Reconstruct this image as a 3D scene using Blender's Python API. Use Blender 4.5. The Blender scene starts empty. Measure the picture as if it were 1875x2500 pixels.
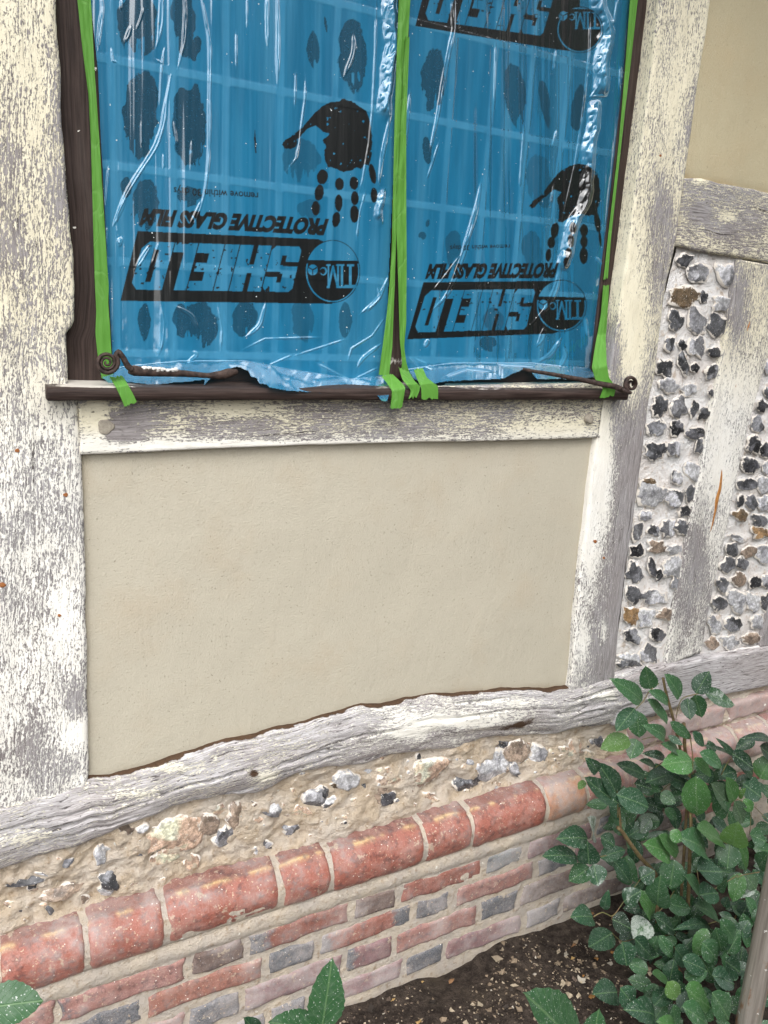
import bpy, math, random
import numpy as np
from mathutils import Matrix, Vector

# ------------------------------------------------------------------ camera, sky, sun, exposure
CAM = np.array([0.0, -1.30, 1.505]); F = 1982.25; CU, CV = 937.5, 1250.0
YAW, PIT, ROL = (math.radians(a) for a in (29.4443, 14.1603, -3.2676))
def _axes():
    cy, sy, cp, sp = math.cos(YAW), math.sin(YAW), math.cos(PIT), math.sin(PIT)
    f = np.array([sy*cp, cy*cp, -sp]); r = np.array([cy, -sy, 0.0]); d = np.cross(f, r)
    cr, sr = math.cos(ROL), math.sin(ROL)
    return cr*r+sr*d, -sr*r+cr*d, f
RR, RD, RF = _axes()
scene = bpy.context.scene
col = scene.collection
cd = bpy.data.cameras.new('camera'); cam = bpy.data.objects.new('camera', cd); col.objects.link(cam)
cd.sensor_fit = 'VERTICAL'; cd.sensor_height = 36.0; cd.lens = F/2500*36.0
cd.clip_start = 0.02; cd.clip_end = 500
M4 = Matrix(((RR[0], -RD[0], -RF[0], CAM[0]), (RR[1], -RD[1], -RF[1], CAM[1]), (RR[2], -RD[2], -RF[2], CAM[2]), (0, 0, 0, 1)))
cam.matrix_world = M4
scene.camera = cam

SUN_EL, SUN_AZ = math.radians(52), math.radians(-20)      # in front of the wall, a little to the left
world = bpy.data.worlds.new('World'); scene.world = world; world.use_nodes = True
wn, wl = world.node_tree.nodes, world.node_tree.links
bg = wn['Background']
sky = wn.new('ShaderNodeTexSky'); sky.sky_type = 'NISHITA'; sky.sun_disc = False
sky.sun_elevation = SUN_EL; sky.sun_rotation = math.pi - SUN_AZ
sky.air_density = 1.0; sky.dust_density = 2.0; sky.ozone_density = 1.0
hs = wn.new('ShaderNodeHueSaturation'); hs.inputs['Saturation'].default_value = 0.22
wl.new(sky.outputs[0], hs.inputs['Color']); wl.new(hs.outputs[0], bg.inputs['Color'])
bg.inputs['Strength'].default_value = 0.13
sd = bpy.data.lights.new('sun', 'SUN'); sun = bpy.data.objects.new('sun', sd); col.objects.link(sun)
sd.energy = 1.2; sd.angle = math.radians(75); sd.color = (1.0, 0.96, 0.90)
sdir = Vector((math.sin(SUN_AZ)*math.cos(SUN_EL), -math.cos(SUN_AZ)*math.cos(SUN_EL), math.sin(SUN_EL)))
sun.rotation_euler = sdir.to_track_quat('Z', 'Y').to_euler()
scene.view_settings.view_transform = 'Standard'; scene.view_settings.look = 'None'
scene.view_settings.exposure = 1.42; scene.view_settings.gamma = 1.0

rng = np.random.default_rng(7); random.seed(7)

# ------------------------------------------------------------------ geometry helpers
def P(uv, y):
    """photo pixel (0..1875, 0..2500) -> the point of the wall plane at depth y that stands there"""
    uv = np.asarray(uv, float); y = np.asarray(y, float)
    d = RR*((uv[..., 0:1]-CU)/F) + RD*((uv[..., 1:2]-CV)/F) + RF
    t = (y[..., None]-CAM[1])/d[..., 1:2]
    return CAM + t*d
def PR(X):
    q = np.asarray(X, float)-CAM
    w = q@RF
    return np.stack([CU+F*(q@RR)/w, CV+F*(q@RD)/w], -1)
def xat(u, z, y):
    a = RR-((u-CU)/F)*RF
    return CAM[0]-(a[1]*(y-CAM[1])+a[2]*(z-CAM[2]))/a[0]
def zat(v, x, y):
    a = RD-((v-CV)/F)*RF
    return CAM[2]-(a[0]*(x-CAM[0])+a[1]*(y-CAM[1]))/a[2]

def vnoise(x, y, seed=0):
    x = np.asarray(x, float); y = np.asarray(y, float)
    xi = np.floor(x).astype(np.int64); yi = np.floor(y).astype(np.int64)
    fx, fy = x-xi, y-yi; fx = fx*fx*(3-2*fx); fy = fy*fy*(3-2*fy)
    def h(a, b):
        n = (a*374761393+b*668265263+seed*974634777) & 0x7fffffff
        n = ((n ^ (n >> 13))*1274126177) & 0x7fffffff
        return ((n ^ (n >> 16)) & 0xffff)/65535.0
    return (h(xi, yi)*(1-fx)+h(xi+1, yi)*fx)*(1-fy)+(h(xi, yi+1)*(1-fx)+h(xi+1, yi+1)*fx)*fy
def fbm(x, y, seed=0, o=4):
    s, a, t = 0.0, 1.0, 0.0
    for k in range(o):
        s = s+a*vnoise(x*2**k+17.3*k, y*2**k+5.1*k, seed+k); t += a; a *= .5
    return s/t
def sstep(a, b, x):
    t = np.clip((x-a)/(b-a), 0, 1); return t*t*(3-2*t)

def link(o, parent=None):
    col.objects.link(o)
    if parent is not None: o.parent = parent
    return o
def mesh_obj(name, V, Fc, mats, parent=None, smooth=True, uv=None, attrs=None, midx=None, colors=None):
    V = np.asarray(V, np.float32)
    me = bpy.data.meshes.new(name)
    Fc = [np.asarray(f, np.int64) for f in (Fc if isinstance(Fc, (list, tuple)) else [Fc])]
    Fc = [f for f in Fc if len(f)]
    nl = sum(f.size for f in Fc); nf = sum(len(f) for f in Fc)
    me.vertices.add(len(V)); me.loops.add(nl); me.polygons.add(nf)
    me.vertices.foreach_set('co', V.ravel())
    lv = np.concatenate([f.ravel() for f in Fc]).astype(np.int32)
    sizes = np.concatenate([np.full(len(f), f.shape[1]) for f in Fc])
    me.loops.foreach_set('vertex_index', lv)
    me.polygons.foreach_set('loop_start', np.concatenate([[0], np.cumsum(sizes)[:-1]]).astype(np.int32))
    me.polygons.foreach_set('use_smooth', np.full(nf, bool(smooth)))
    for m in (mats if isinstance(mats, (list, tuple)) else [mats]): me.materials.append(m)
    if midx is not None: me.polygons.foreach_set('material_index', np.asarray(midx, np.int32))
    if uv is not None:
        l = me.uv_layers.new(name='UVMap'); l.data.foreach_set('uv', np.asarray(uv, np.float32)[lv].ravel())
    for k, a in (attrs or {}).items():
        at = me.attributes.new(k, 'FLOAT', 'POINT'); at.data.foreach_set('value', np.asarray(a, np.float32).ravel())
    for k, a in (colors or {}).items():
        at = me.attributes.new(k, 'FLOAT_COLOR', 'POINT')
        c = np.ones((len(V), 4), np.float32); c[:, :3] = a; at.data.foreach_set('color', c.ravel())
    me.update(calc_edges=True); me.validate()
    return link(bpy.data.objects.new(name, me), parent)
def grid_faces(n, m, mask=None, flip=False):
    i = np.arange(n*m).reshape(n, m)
    q = np.stack([i[:-1, :-1], i[:-1, 1:], i[1:, 1:], i[1:, :-1]], -1)
    if flip: q = q[..., ::-1]
    q = q.reshape(-1, 4)
    return q if mask is None else q[mask.ravel()]
class MB:
    """collects pieces into one mesh"""
    def __init__(s): s.v, s.q, s.t, s.a, s.c, s.uv, s.qm, s.tm, s.n = [], [], [], {}, [], [], [], [], 0
    def add(s, V, Q=None, T=None, color=None, uv=None, mi=0, **attrs):
        V = np.asarray(V, float).reshape(-1, 3); k = len(V); s.v.append(V)
        if Q is not None and len(Q): s.q.append(np.asarray(Q)+s.n); s.qm.append(np.full(len(Q), mi))
        if T is not None and len(T): s.t.append(np.asarray(T)+s.n); s.tm.append(np.full(len(T), mi))
        s.c.append(np.broadcast_to(np.asarray(color if color is not None else (1, 1, 1), float), (k, 3)))
        s.uv.append(np.zeros((k, 2)) if uv is None else np.asarray(uv, float).reshape(-1, 2))
        for kk in set(s.a) | set(attrs):
            if kk not in s.a: s.a[kk] = [np.zeros(s.n)] if s.n else []
            s.a[kk].append(np.broadcast_to(np.asarray(attrs.get(kk, 0.0), float).ravel(), (k,)))
        s.n += k
    def build(s, name, mats, parent=None, smooth=True):
        fs, mi = [], []
        if s.q: fs.append(np.concatenate(s.q)); mi.append(np.concatenate(s.qm))
        if s.t: fs.append(np.concatenate(s.t)); mi.append(np.concatenate(s.tm))
        return mesh_obj(name, np.concatenate(s.v), fs, mats, parent, smooth, np.concatenate(s.uv),
                        {k: np.concatenate(a) for k, a in s.a.items()}, np.concatenate(mi), {'tint': np.concatenate(s.c)})
    def box(s, x0, x1, y0, y1, z0, z1, **k):
        V = [(x, y, z) for x in (x0, x1) for y in (y0, y1) for z in (z0, z1)]
        s.add(V, [(0, 1, 3, 2), (4, 6, 7, 5), (0, 4, 5, 1), (2, 3, 7, 6), (0, 2, 6, 4), (1, 5, 7, 3)], **k)
    def tube(s, pts, rad, seg=10, flat=1.0, fdir=None, cap=True, **k):
        pts = np.asarray(pts, float); n = len(pts); rad = np.broadcast_to(np.asarray(rad, float), (n,))
        T = np.gradient(pts, axis=0); T /= np.linalg.norm(T, axis=1, keepdims=True)+1e-12
        ref = np.array([0, 1.0, 0]) if fdir is None else np.asarray(fdir, float)
        if fdir is None and abs(T[:, 1]).mean() > .8: ref = np.array([1.0, 0, 0])
        A = np.cross(T, ref); A /= np.linalg.norm(A, axis=1, keepdims=True)+1e-12
        B = np.cross(A, T)
        th = np.linspace(0, 2*math.pi, seg, endpoint=False)
        V = pts[:, None]+rad[:, None, None]*(np.cos(th)[None, :, None]*A[:, None]+flat*np.sin(th)[None, :, None]*B[:, None])
        i = np.arange(n*seg).reshape(n, seg); j = np.roll(i, -1, 1)
        Q = np.stack([i[:-1], j[:-1], j[1:], i[1:]], -1).reshape(-1, 4)
        V = V.reshape(-1, 3); Tt = []
        if cap:
            c0, c1 = len(V), len(V)+1; V = np.concatenate([V, pts[:1], pts[-1:]])
            Tt = [(c0, j[0, q], i[0, q]) for q in range(seg)]+[(c1, i[-1, q], j[-1, q]) for q in range(seg)]
        cl = np.linspace(0, 1, n)
        uv = np.stack([np.repeat(cl, seg), np.tile(th/6.283, n)], -1)
        if cap: uv = np.concatenate([uv, [[0, 0], [1, 0]]])
        s.add(V, Q, Tt, uv=uv, **k)
def resample(pts, n):
    pts = np.asarray(pts, float)
    d = np.concatenate([[0], np.cumsum(np.linalg.norm(np.diff(pts, axis=0), axis=1))])
    q = np.linspace(0, d[-1], n)
    return np.stack([np.interp(q, d, pts[:, k]) for k in range(pts.shape[1])], -1)
def smooth_line(pts, n, it=2):
    p = resample(pts, n)
    for _ in range(it): p[1:-1] = .25*p[:-2]+.5*p[1:-1]+.25*p[2:]
    return p
def empty(name, loc, label, cat, group=None):
    o = bpy.data.objects.new(name, None); o.location = loc; o.empty_display_size = .1; link(o)
    o['label'] = label; o['category'] = cat
    if group: o['group'] = group
    return o
def tag(o, label, cat=None, group=None, kind=None):
    if label: o['label'] = label
    if cat: o['category'] = cat
    if group: o['group'] = group
    if kind: o['kind'] = kind
    return o

# ------------------------------------------------------------------ material helper
class NT:
    def __init__(s, name):
        s.m = bpy.data.materials.new(name); s.m.use_nodes = True
        s.nt = s.m.node_tree; s.b = s.nt.nodes['Principled BSDF']; s.out = s.nt.nodes['Material Output']
    def n(s, t): return s.nt.nodes.new(t)
    def set(s, sock, v):
        if v is None: return
        if hasattr(v, 'is_output'): s.nt.links.new(v, sock)
        else:
            try: sock.default_value = v
            except Exception: sock.default_value = tuple(v)+(1.0,)
    def uv(s): return s.n('ShaderNodeUVMap').outputs[0]
    def obj(s): return s.n('ShaderNodeTexCoord').outputs['Object']
    def attr(s, nm, c=False):
        a = s.n('ShaderNodeAttribute'); a.attribute_name = nm; return a.outputs['Color' if c else 'Fac']
    def map(s, v, sc, loc=(0, 0, 0)):
        m = s.n('ShaderNodeMapping'); s.set(m.inputs[0], v); m.inputs['Scale'].default_value = sc; m.inputs['Location'].default_value = loc
        return m.outputs[0]
    def noise(s, v, sc=1.0, det=4.0, ro=.55, dist=0.0):
        t = s.n('ShaderNodeTexNoise'); s.set(t.inputs['Vector'], v); t.inputs['Scale'].default_value = sc
        t.inputs['Detail'].default_value = det; t.inputs['Roughness'].default_value = ro; t.inputs['Distortion'].default_value = dist
        return t.outputs[0]
    def vor(s, v, sc=1.0, feat='F1', rnd=1.0):
        t = s.n('ShaderNodeTexVoronoi'); t.feature = feat; s.set(t.inputs['Vector'], v); t.inputs['Scale'].default_value = sc
        t.inputs['Randomness'].default_value = rnd
        return t.outputs['Distance'], t.outputs.get('Color')
    def ma(s, op, a, b=0.0, c=0.0, clamp=False):
        t = s.n('ShaderNodeMath'); t.operation = op; t.use_clamp = clamp
        s.set(t.inputs[0], a); s.set(t.inputs[1], b); s.set(t.inputs[2], c); return t.outputs[0]
    def lin(s, *terms):
        """sum of (socket, weight) and constants"""
        acc = None
        for t in terms:
            o = s.ma('MULTIPLY', t[0], t[1]) if isinstance(t, tuple) else t
            acc = o if acc is None else s.ma('ADD', acc, o)
        return acc
    def rng(s, x, a, b, lo=0.0, hi=1.0):
        t = s.n('ShaderNodeMapRange'); t.interpolation_type = 'SMOOTHSTEP'
        s.set(t.inputs[0], x)
        for k, v in zip((1, 2, 3, 4), (a, b, lo, hi)): t.inputs[k].default_value = v
        return t.outputs[0]
    def mix(s, f, a, b, mode='MIX'):
        t = s.n('ShaderNodeMix'); t.data_type = 'RGBA'; t.blend_type = mode
        s.set(t.inputs[0], f)
        for sk, v in ((t.inputs[6], a), (t.inputs[7], b)):
            if hasattr(v, 'is_output'): s.nt.links.new(v, sk)
            else: sk.default_value = tuple(v)+(1.0,)
        return t.outputs[2]
    def bump(s, h, dist=.002, st=1.0, nrm=None):
        t = s.n('ShaderNodeBump'); t.inputs['Distance'].default_value = dist; t.inputs['Strength'].default_value = st
        s.set(t.inputs['Height'], h)
        if nrm is not None: s.set(t.inputs['Normal'], nrm)
        return t.outputs[0]
    def fin(s, color=None, rough=None, nrm=None, **k):
        if color is not None:
            if hasattr(color, 'is_output'): s.nt.links.new(color, s.b.inputs['Base Color'])
            else: s.b.inputs['Base Color'].default_value = tuple(color)+(1.0,)
        s.set(s.b.inputs['Roughness'], rough); s.set(s.b.inputs['Normal'], nrm)
        for kk, v in k.items(): s.set(s.b.inputs[kk.replace('_', ' ')], v)
        return s.m

def flecks(t, v, sc, thr, keep=.25):
    """small splashes of white paint"""
    ww = t.n('ShaderNodeVectorMath'); ww.operation = 'MULTIPLY_ADD'; nn_ = t.n('ShaderNodeTexNoise'); t.set(nn_.inputs['Vector'], v); nn_.inputs['Scale'].default_value = sc*2.3; nn_.inputs['Detail'].default_value = 2
    t.nt.links.new(nn_.outputs[1], ww.inputs[0]); ww.inputs[1].default_value = (.8/sc,)*3; t.set(ww.inputs[2], v)
    d, c = t.vor(ww.outputs[0], sc)
    sep = t.n('ShaderNodeSeparateColor'); t.nt.links.new(c, sep.inputs[0])
    r = t.ma('MULTIPLY', sep.outputs[0], thr)
    on = t.ma('LESS_THAN', sep.outputs[1], keep)
    return t.ma('MULTIPLY', t.ma('LESS_THAN', d, r), on)

def mat_paint(name, cream=(.80, .75, .585), white=(.88, .87, .84), wood=(.175, .160, .160), wood2=(.41, .395, .40), bias=0.0):
    t = NT(name); uv = t.uv()
    # warp the grain a little so that the streaks wander
    wob = t.noise(t.map(uv, (5.0, 18.0, 1)), 1, 3)
    va = t.n('ShaderNodeVectorMath'); va.operation = 'ADD'; t.set(va.inputs[0], uv)
    cm = t.n('ShaderNodeCombineXYZ'); t.set(cm.inputs[1], t.ma('MULTIPLY', wob, .022)); t.nt.links.new(cm.outputs[0], va.inputs[1])
    g = va.outputs[0]
    n1 = t.noise(t.map(g, (72, 250, 1)), 1, 5, .66)
    n2 = t.noise(t.map(g, (170, 480, 1), (3, 7, 0)), 1, 3, .75)
    n3 = t.noise(t.map(g, (13, 24, 1), (1, 2, 0)), 1, 5, .65)
    n4 = t.noise(t.map(g, (3.2, 7, 1), (5, 2, 0)), 1, 3, .5)
    n5 = t.noise(t.map(g, (30, 420, 1), (7, 3, 0)), 1, 2, .5)
    wear = t.attr('wear'); wh = t.attr('white'); rot = t.attr('rot')
    s = t.lin((n1, .56), (n2, .78), (n3, .34), (n4, .20), (n5, .34), t.ma('MULTIPLY', wear, -.25), -.56+bias)
    mask = t.rng(s, .466, .530)
    pc = t.mix(wh, cream, white)
    pc = t.mix(t.rng(n3, .35, .65), pc, t.mix(1.0, pc, (.90, .89, .87), 'MULTIPLY'))
    pc = t.mix(t.rng(n2, .52, .72, 0, .35), pc, (.45, .42, .38))
    fib = t.noise(t.map(g, (16, 420, 1), (9, 1, 0)), 1, 5, .75)
    wc = t.mix(t.rng(fib, .34, .66), wood, wood2)
    wc = t.mix(t.rng(n4, .4, .65), wc, t.mix(1.0, wc, (.84, .80, .78), 'MULTIPLY'))
    wc = t.mix(t.rng(n1, .52, .64, 0, .22), wc, (.45, .43, .41))
    crack = t.rng(t.noise(t.map(g, (5, 150, 1), (2, 8, 0)), 1, 3, .5), .34, .30)
    crack = t.ma('MAXIMUM', crack, t.rng(t.noise(t.map(g, (34, 300, 1), (6, 3, 0)), 1, 4, .6, .6), .395, .34, 0, 1.0 if bias < -.03 else .35))
    pits = t.rng(t.noise(t.map(g, (70, 140, 1), (4, 9, 0)), 1, 2, .5), .72, .76)
    crack = t.ma('MAXIMUM', crack, t.ma('MULTIPLY', pits, .9))
    wc = t.mix(t.ma('MULTIPLY', crack, .8), wc, (.045, .035, .03))
    rust = t.ma('MULTIPLY', t.rng(t.noise(t.map(g, (7, 26, 1), (13, 4, 0)), 1, 2), .745, .79), .7)
    c = t.mix(mask, wc, pc)
    c = t.mix(t.ma('MULTIPLY', pits, .7), c, (.06, .05, .045))
    c = t.mix(rust, c, (.36, .15, .05))
    rm = t.rng(t.lin(rot, (n3, 1.1), (n2, .7), -.95), .22, .42)
    c = t.mix(rm, c, t.mix(n2, (.03, .017, .011), (.13, .075, .042)))
    h = t.lin((mask, .6), (fib, .45), (n2, .3), (crack, -.9), (rm, -1.2))
    return t.fin(c, .78, t.bump(h, .0015, .9), Specular_IOR_Level=.25)

M = {}
M['post'] = mat_paint('flaking_cream_paint')
M['sillbeam'] = mat_paint('weathered_oak', wood=(.24, .22, .22), wood2=(.62, .605, .615), bias=-.095)

def mat_render(name, k):
    t = NT(name); o = t.obj()
    a = t.noise(o, 2.2, 4, .5); b = t.noise(o, 9, 5, .6); f = t.noise(o, 300, 4, .7); g = t.noise(t.map(o, (1, 1, .5)), 700, 2, .5)
    c = t.mix(t.rng(a, .3, .7), (.46*k[0], .424*k[1], .340*k[2]), (.485*k[0], .448*k[1], .362*k[2]))
    c = t.mix(t.rng(b, .45, .85), c, (.462*k[0], .405*k[1], .312*k[2]))
    pit = t.rng(t.noise(o, 260, 2, .5), .69, .74)
    edge = t.attr('wear')
    c = t.mix(t.ma('MULTIPLY', pit, .45), c, (.22, .18, .13))
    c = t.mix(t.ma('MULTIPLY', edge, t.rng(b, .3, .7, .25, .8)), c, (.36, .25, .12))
    c = t.mix(t.rng(f, .55, .7, 0, .28), c, (.30, .26, .20))
    c = t.mix(t.rng(f, .42, .32, 0, .3), c, (.62, .57, .47))
    h = t.lin((f, .9), (g, .5), (b, 1.6), (pit, -.8), (t.noise(t.map(o, (16, 1, 5)), 1, 4, .6, .8), 1.8))
    return t.fin(c, .92, t.bump(h, .0016, .8), Specular_IOR_Level=.15)
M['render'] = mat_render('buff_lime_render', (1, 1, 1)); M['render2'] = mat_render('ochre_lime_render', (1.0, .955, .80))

def mat_mortar(name, base, alt, spots=True, bd=.005):
    t = NT(name); o = t.obj()
    a = t.noise(o, 14, 5, .6); b = t.noise(o, 70, 5, .65); f = t.noise(o, 420, 4, .6)
    c = t.mix(t.rng(a, .35, .65), base, alt)
    c = t.mix(t.rng(b, .5, .72), c, t.mix(1.0, c, (.72, .64, .56), 'MULTIPLY'))
    c = t.mix(t.rng(f, .62, .72, 0, .5), c, (.25, .19, .13))
    if spots: c = t.mix(flecks(t, o, 95, .30, .12), c, (.84, .81, .74))
    g_ = t.noise(o, 160, 5, .75)
    c = t.mix(t.rng(g_, .58, .72, 0, .45 if spots else .16), c, t.mix(1.0, c, (.66, .60, .54), 'MULTIPLY'))
    c = t.mix(t.rng(g_, .42, .30, 0, .45), c, (.74, .70, .63))
    h = t.lin((a, 1.2), (b, 1.4), (f, .5), (g_, .9))
    return t.fin(c, .95, t.bump(h, bd, 1.0), Specular_IOR_Level=.12)
M['lime'] = mat_mortar('white_lime_mortar', (.90, .89, .88), (.85, .80, .76), False, .006)
M['joint'] = mat_mortar('buff_mortar', (.60, .52, .42), (.51, .455, .40))
M['rubble'] = mat_mortar('tan_rubble_mortar', (.60, .49, .365), (.68, .60, .51), True, .008)

def mat_flint():
    t = NT('knapped_flint'); o = t.obj()
    tint = t.attr('tint', True); rim = t.attr('rim')
    a = t.noise(o, 120, 5, .65, .6); b = t.noise(o, 45, 3, .5)
    c = t.mix(t.rng(a, .42, .62), tint, t.mix(1.0, tint, (1.9, 1.9, 1.95), 'MULTIPLY'))
    c = t.mix(t.rng(b, .35, .5), t.mix(1.0, c, (.6, .6, .62), 'MULTIPLY'), c)
    w = t.rng(t.lin(rim, (t.noise(o, 75, 4, .6), 1.15), -.60), .40, .52)
    c = t.mix(w, c, t.mix(b, (.80, .77, .73), (.62, .55, .46)))
    c = t.mix(t.rng(t.noise(o, 340, 2, .6), .66, .7, 0, .8), c, (.75, .73, .70))
    return t.fin(c, t.mix(w, (.32, .32, .32), (.85, .85, .85)), t.bump(t.lin((a, 1), (b, .6)), .0025, .7), Specular_IOR_Level=.45)
M['flint'] = mat_flint()

def mat_brick():
    t = NT('old_red_brick'); o = t.obj()
    tint = t.attr('tint', True); dk = t.attr('burnt'); gl = t.attr('gloss')
    a = t.noise(o, 16, 5, .6); b = t.noise(o, 60, 5, .65); f = t.noise(o, 330, 4, .65)
    c = t.mix(t.rng(a, .3, .7), tint, t.mix(1.0, tint, (1.2, 1.35, 1.45), 'MULTIPLY'))
    c = t.mix(t.rng(b, .47, .66), c, t.mix(1.0, c, (.50, .50, .55), 'MULTIPLY'))
    c = t.mix(t.rng(f, .52, .66, 0, .55), c, t.mix(1.0, c, (1.6, 1.8, 1.9), 'MULTIPLY'))
    c = t.mix(t.rng(t.lin(dk, (b, .7), -.35), .35, .6), c, t.mix(t.rng(f, .4, .6), (.075, .08, .09), (.16, .165, .18)))
    eff = t.rng(t.lin((t.noise(o, 7, 4, .6, .5), 1.0), (b, .45), (t.attr('lime'), .35)), .74, 1.08)
    c = t.mix(t.ma('MULTIPLY', eff, .58), c, (.50, .455, .44))
    c = t.mix(t.rng(t.noise(o, 150, 3, .6), .63, .68, 0, .75), c, (.55, .42, .30))
    c = t.mix(t.rng(t.noise(o, 26, 6, .75), .42, .66, .02, .24), c, (.50, .43, .39))
    c = t.mix(t.ma('MULTIPLY', t.rng(t.noise(o, 34, 4, .7), .60, .66), .6), c, (.50, .42, .32))
    c = t.mix(flecks(t, o, 60, .28, .03), c, (.86, .83, .77))
    c = t.mix(flecks(t, o, 230, .33, .04), c, (.86, .83, .77))
    h = t.lin((b, 1.0), (f, .55), (a, .6))
    r = t.ma('SUBTRACT', .86, t.ma('MULTIPLY', gl, t.rng(a, .3, .7, .40, .58)))
    return t.fin(c, r, t.bump(h, .0032, .8), Specular_IOR_Level=.4)
M['brick'] = mat_brick()

def mat_dark():
    t = NT('dark_stained_oak'); uv = t.uv()
    f = t.noise(t.map(uv, (9, 260, 1)), 1, 5, .65); g = t.noise(t.map(uv, (5, 22, 1)), 1, 4, .6); k = t.noise(t.map(uv, (60, 90, 1)), 1, 5, .7)
    dust = t.attr('white')
    c = t.mix(t.rng(f, .3, .7), (.020, .013, .011), (.062, .042, .036))
    c = t.mix(t.rng(g, .5, .8, 0, .5), c, (.085, .068, .06))
    c = t.mix(t.rng(t.lin(dust, (k, 1.0), -.5), .42, .62), c, (.56, .52, .47))
    c = t.mix(flecks(t, t.obj(), 55, .16, .16), c, (.75, .72, .66))
    return t.fin(c, .56, t.bump(t.lin((f, 1), (k, .4)), .0016, .7), Specular_IOR_Level=.2)
M['dark'] = mat_dark()
def mat_simple(name, c1, c2, sc, rough, bd=.001, metal=0.0, spec=.4):
    t = NT(name); o = t.obj(); a = t.noise(o, sc, 5, .6); b = t.noise(o, sc*6, 4, .6)
    c = t.mix(t.rng(t.lin((a, .7), (b, .3)), .35, .65), c1, c2)
    return t.fin(c, rough, t.bump(t.lin((a, 1), (b, .5)), bd, .7), Metallic=metal, Specular_IOR_Level=spec)
M['iron'] = mat_simple('rusty_wrought_iron', (.018, .013, .012), (.085, .056, .046), 110, .65, .0018, .15, .3)
M['lead'] = mat_simple('dull_lead', (.42, .45, .47), (.60, .63, .64), 60, .5, .0006)
M['peg'] = mat_simple('grey_oak_end_grain', (.26, .23, .19), (.40, .36, .29), 160, .85, .002)
M['nail'] = mat_simple('rusty_nail', (.20, .07, .02), (.34, .13, .04), 300, .8, .001)
M['room'] = mat_simple('dim_room', (.03, .03, .03), (.05, .05, .045), 3, .9)
M['resin'] = mat_simple('orange_resin', (.30, .12, .03), (.50, .24, .07), 150, .4)
M['snow'] = mat_simple('plaster_crumbs', (.72, .70, .66), (.84, .82, .78), 200, .9, .001)

def mat_tape():
    t = NT('green_masking_tape'); o = t.obj(); a = t.noise(t.map(o, (60, 60, 9)), 1, 4, .6); b = t.noise(o, 500, 3, .5)
    cr = t.noise(t.map(o, (26, 10, 12)), 1, 1, .5, .6); cr = t.rng(t.ma('ABSOLUTE', t.ma('SUBTRACT', cr, .5)), .0, .025)
    c = t.mix(a, (.075, .225, .028), (.105, .285, .043))
    c = t.mix(t.ma('MULTIPLY', t.ma('SUBTRACT', 1.0, cr), .22), c, (.17, .36, .10))
    t.fin(c, .62, t.bump(t.lin((a, 1.2), (b, .06), (cr, .25)), .002, .7), Specular_IOR_Level=.3)
    return t.m
M['tape'] = mat_tape()

def mat_glass():
    t = NT('leaded_window_glass'); o = t.obj(); a = t.noise(o, 6, 2, .5)
    return t.fin((.012, .018, .020), .06, t.bump(a, .004, .3), Specular_IOR_Level=.5)
M['glass'] = mat_glass()

def mat_film():
    t = NT('blue_protective_film'); o = t.obj()
    ink = t.attr('ink'); con = t.attr('contact'); cr = t.attr('crease')
    cl = t.noise(t.map(o, (30, 1, 5)), 1, 4, .55); f = t.noise(o, 260, 3, .6); big = t.noise(t.map(o, (7, 1, 2.5)), 1, 3, .5)
    blue = t.mix(t.rng(cl, .3, .7), (.010, .172, .338), (.0155, .225, .425))
    blue = t.mix(t.rng(big, .4, .7, 0, .35), blue, (.030, .235, .42))
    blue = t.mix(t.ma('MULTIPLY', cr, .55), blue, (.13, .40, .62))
    blue = t.mix(t.ma('MULTIPLY', t.attr('band'), .62), blue, (.085, .34, .54))
    soft = t.rng(t.noise(t.map(o, (26, 1, 1.1), (3, 0, 8)), 1, 4, .55), .46, .70, 0, .52)
    blue = t.mix(soft, blue, (.085, .35, .56))
    spot = t.rng(f, .60, .66, 0, .35)
    wet = t.mix(spot, (.010, .070, .125), (.02, .16, .28))
    c = t.mix(con, blue, wet)
    c = t.mix(ink, c, (.006, .007, .008))
    sp = flecks(t, o, 230, .26, .025); c = t.mix(sp, c, (.80, .86, .88))
    t.fin(c, .42, t.bump(t.noise(t.map(o, (60, 1, 22)), 1, 3, .5), .0009, .35), Specular_IOR_Level=.4)
    gl = t.n('ShaderNodeBsdfGlossy'); gl.inputs['Roughness'].default_value = .09; gl.inputs['Color'].default_value = (.96, .98, 1, 1)
    tr = t.n('ShaderNodeBsdfTransparent'); tr.inputs['Color'].default_value = (.16, .62, .88, 1)
    m1 = t.n('ShaderNodeMixShader')
    t.set(m1.inputs[0], t.ma('MULTIPLY', t.ma('SUBTRACT', 1.0, ink), t.lin(.30, (cr, -.2)), clamp=True))
    t.nt.links.new(t.b.outputs[0], m1.inputs[1]); t.nt.links.new(tr.outputs[0], m1.inputs[2])
    fr = t.n('ShaderNodeFresnel'); fr.inputs['IOR'].default_value = 1.55
    m2 = t.n('ShaderNodeMixShader'); t.set(m2.inputs[0], t.ma('MULTIPLY_ADD', fr.outputs[0], .27, .065, clamp=True))
    t.nt.links.new(m1.outputs[0], m2.inputs[1]); t.nt.links.new(gl.outputs[0], m2.inputs[2])
    t.nt.links.new(m2.outputs[0], t.out.inputs[0])
    return t.m
M['film'] = mat_film()

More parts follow.
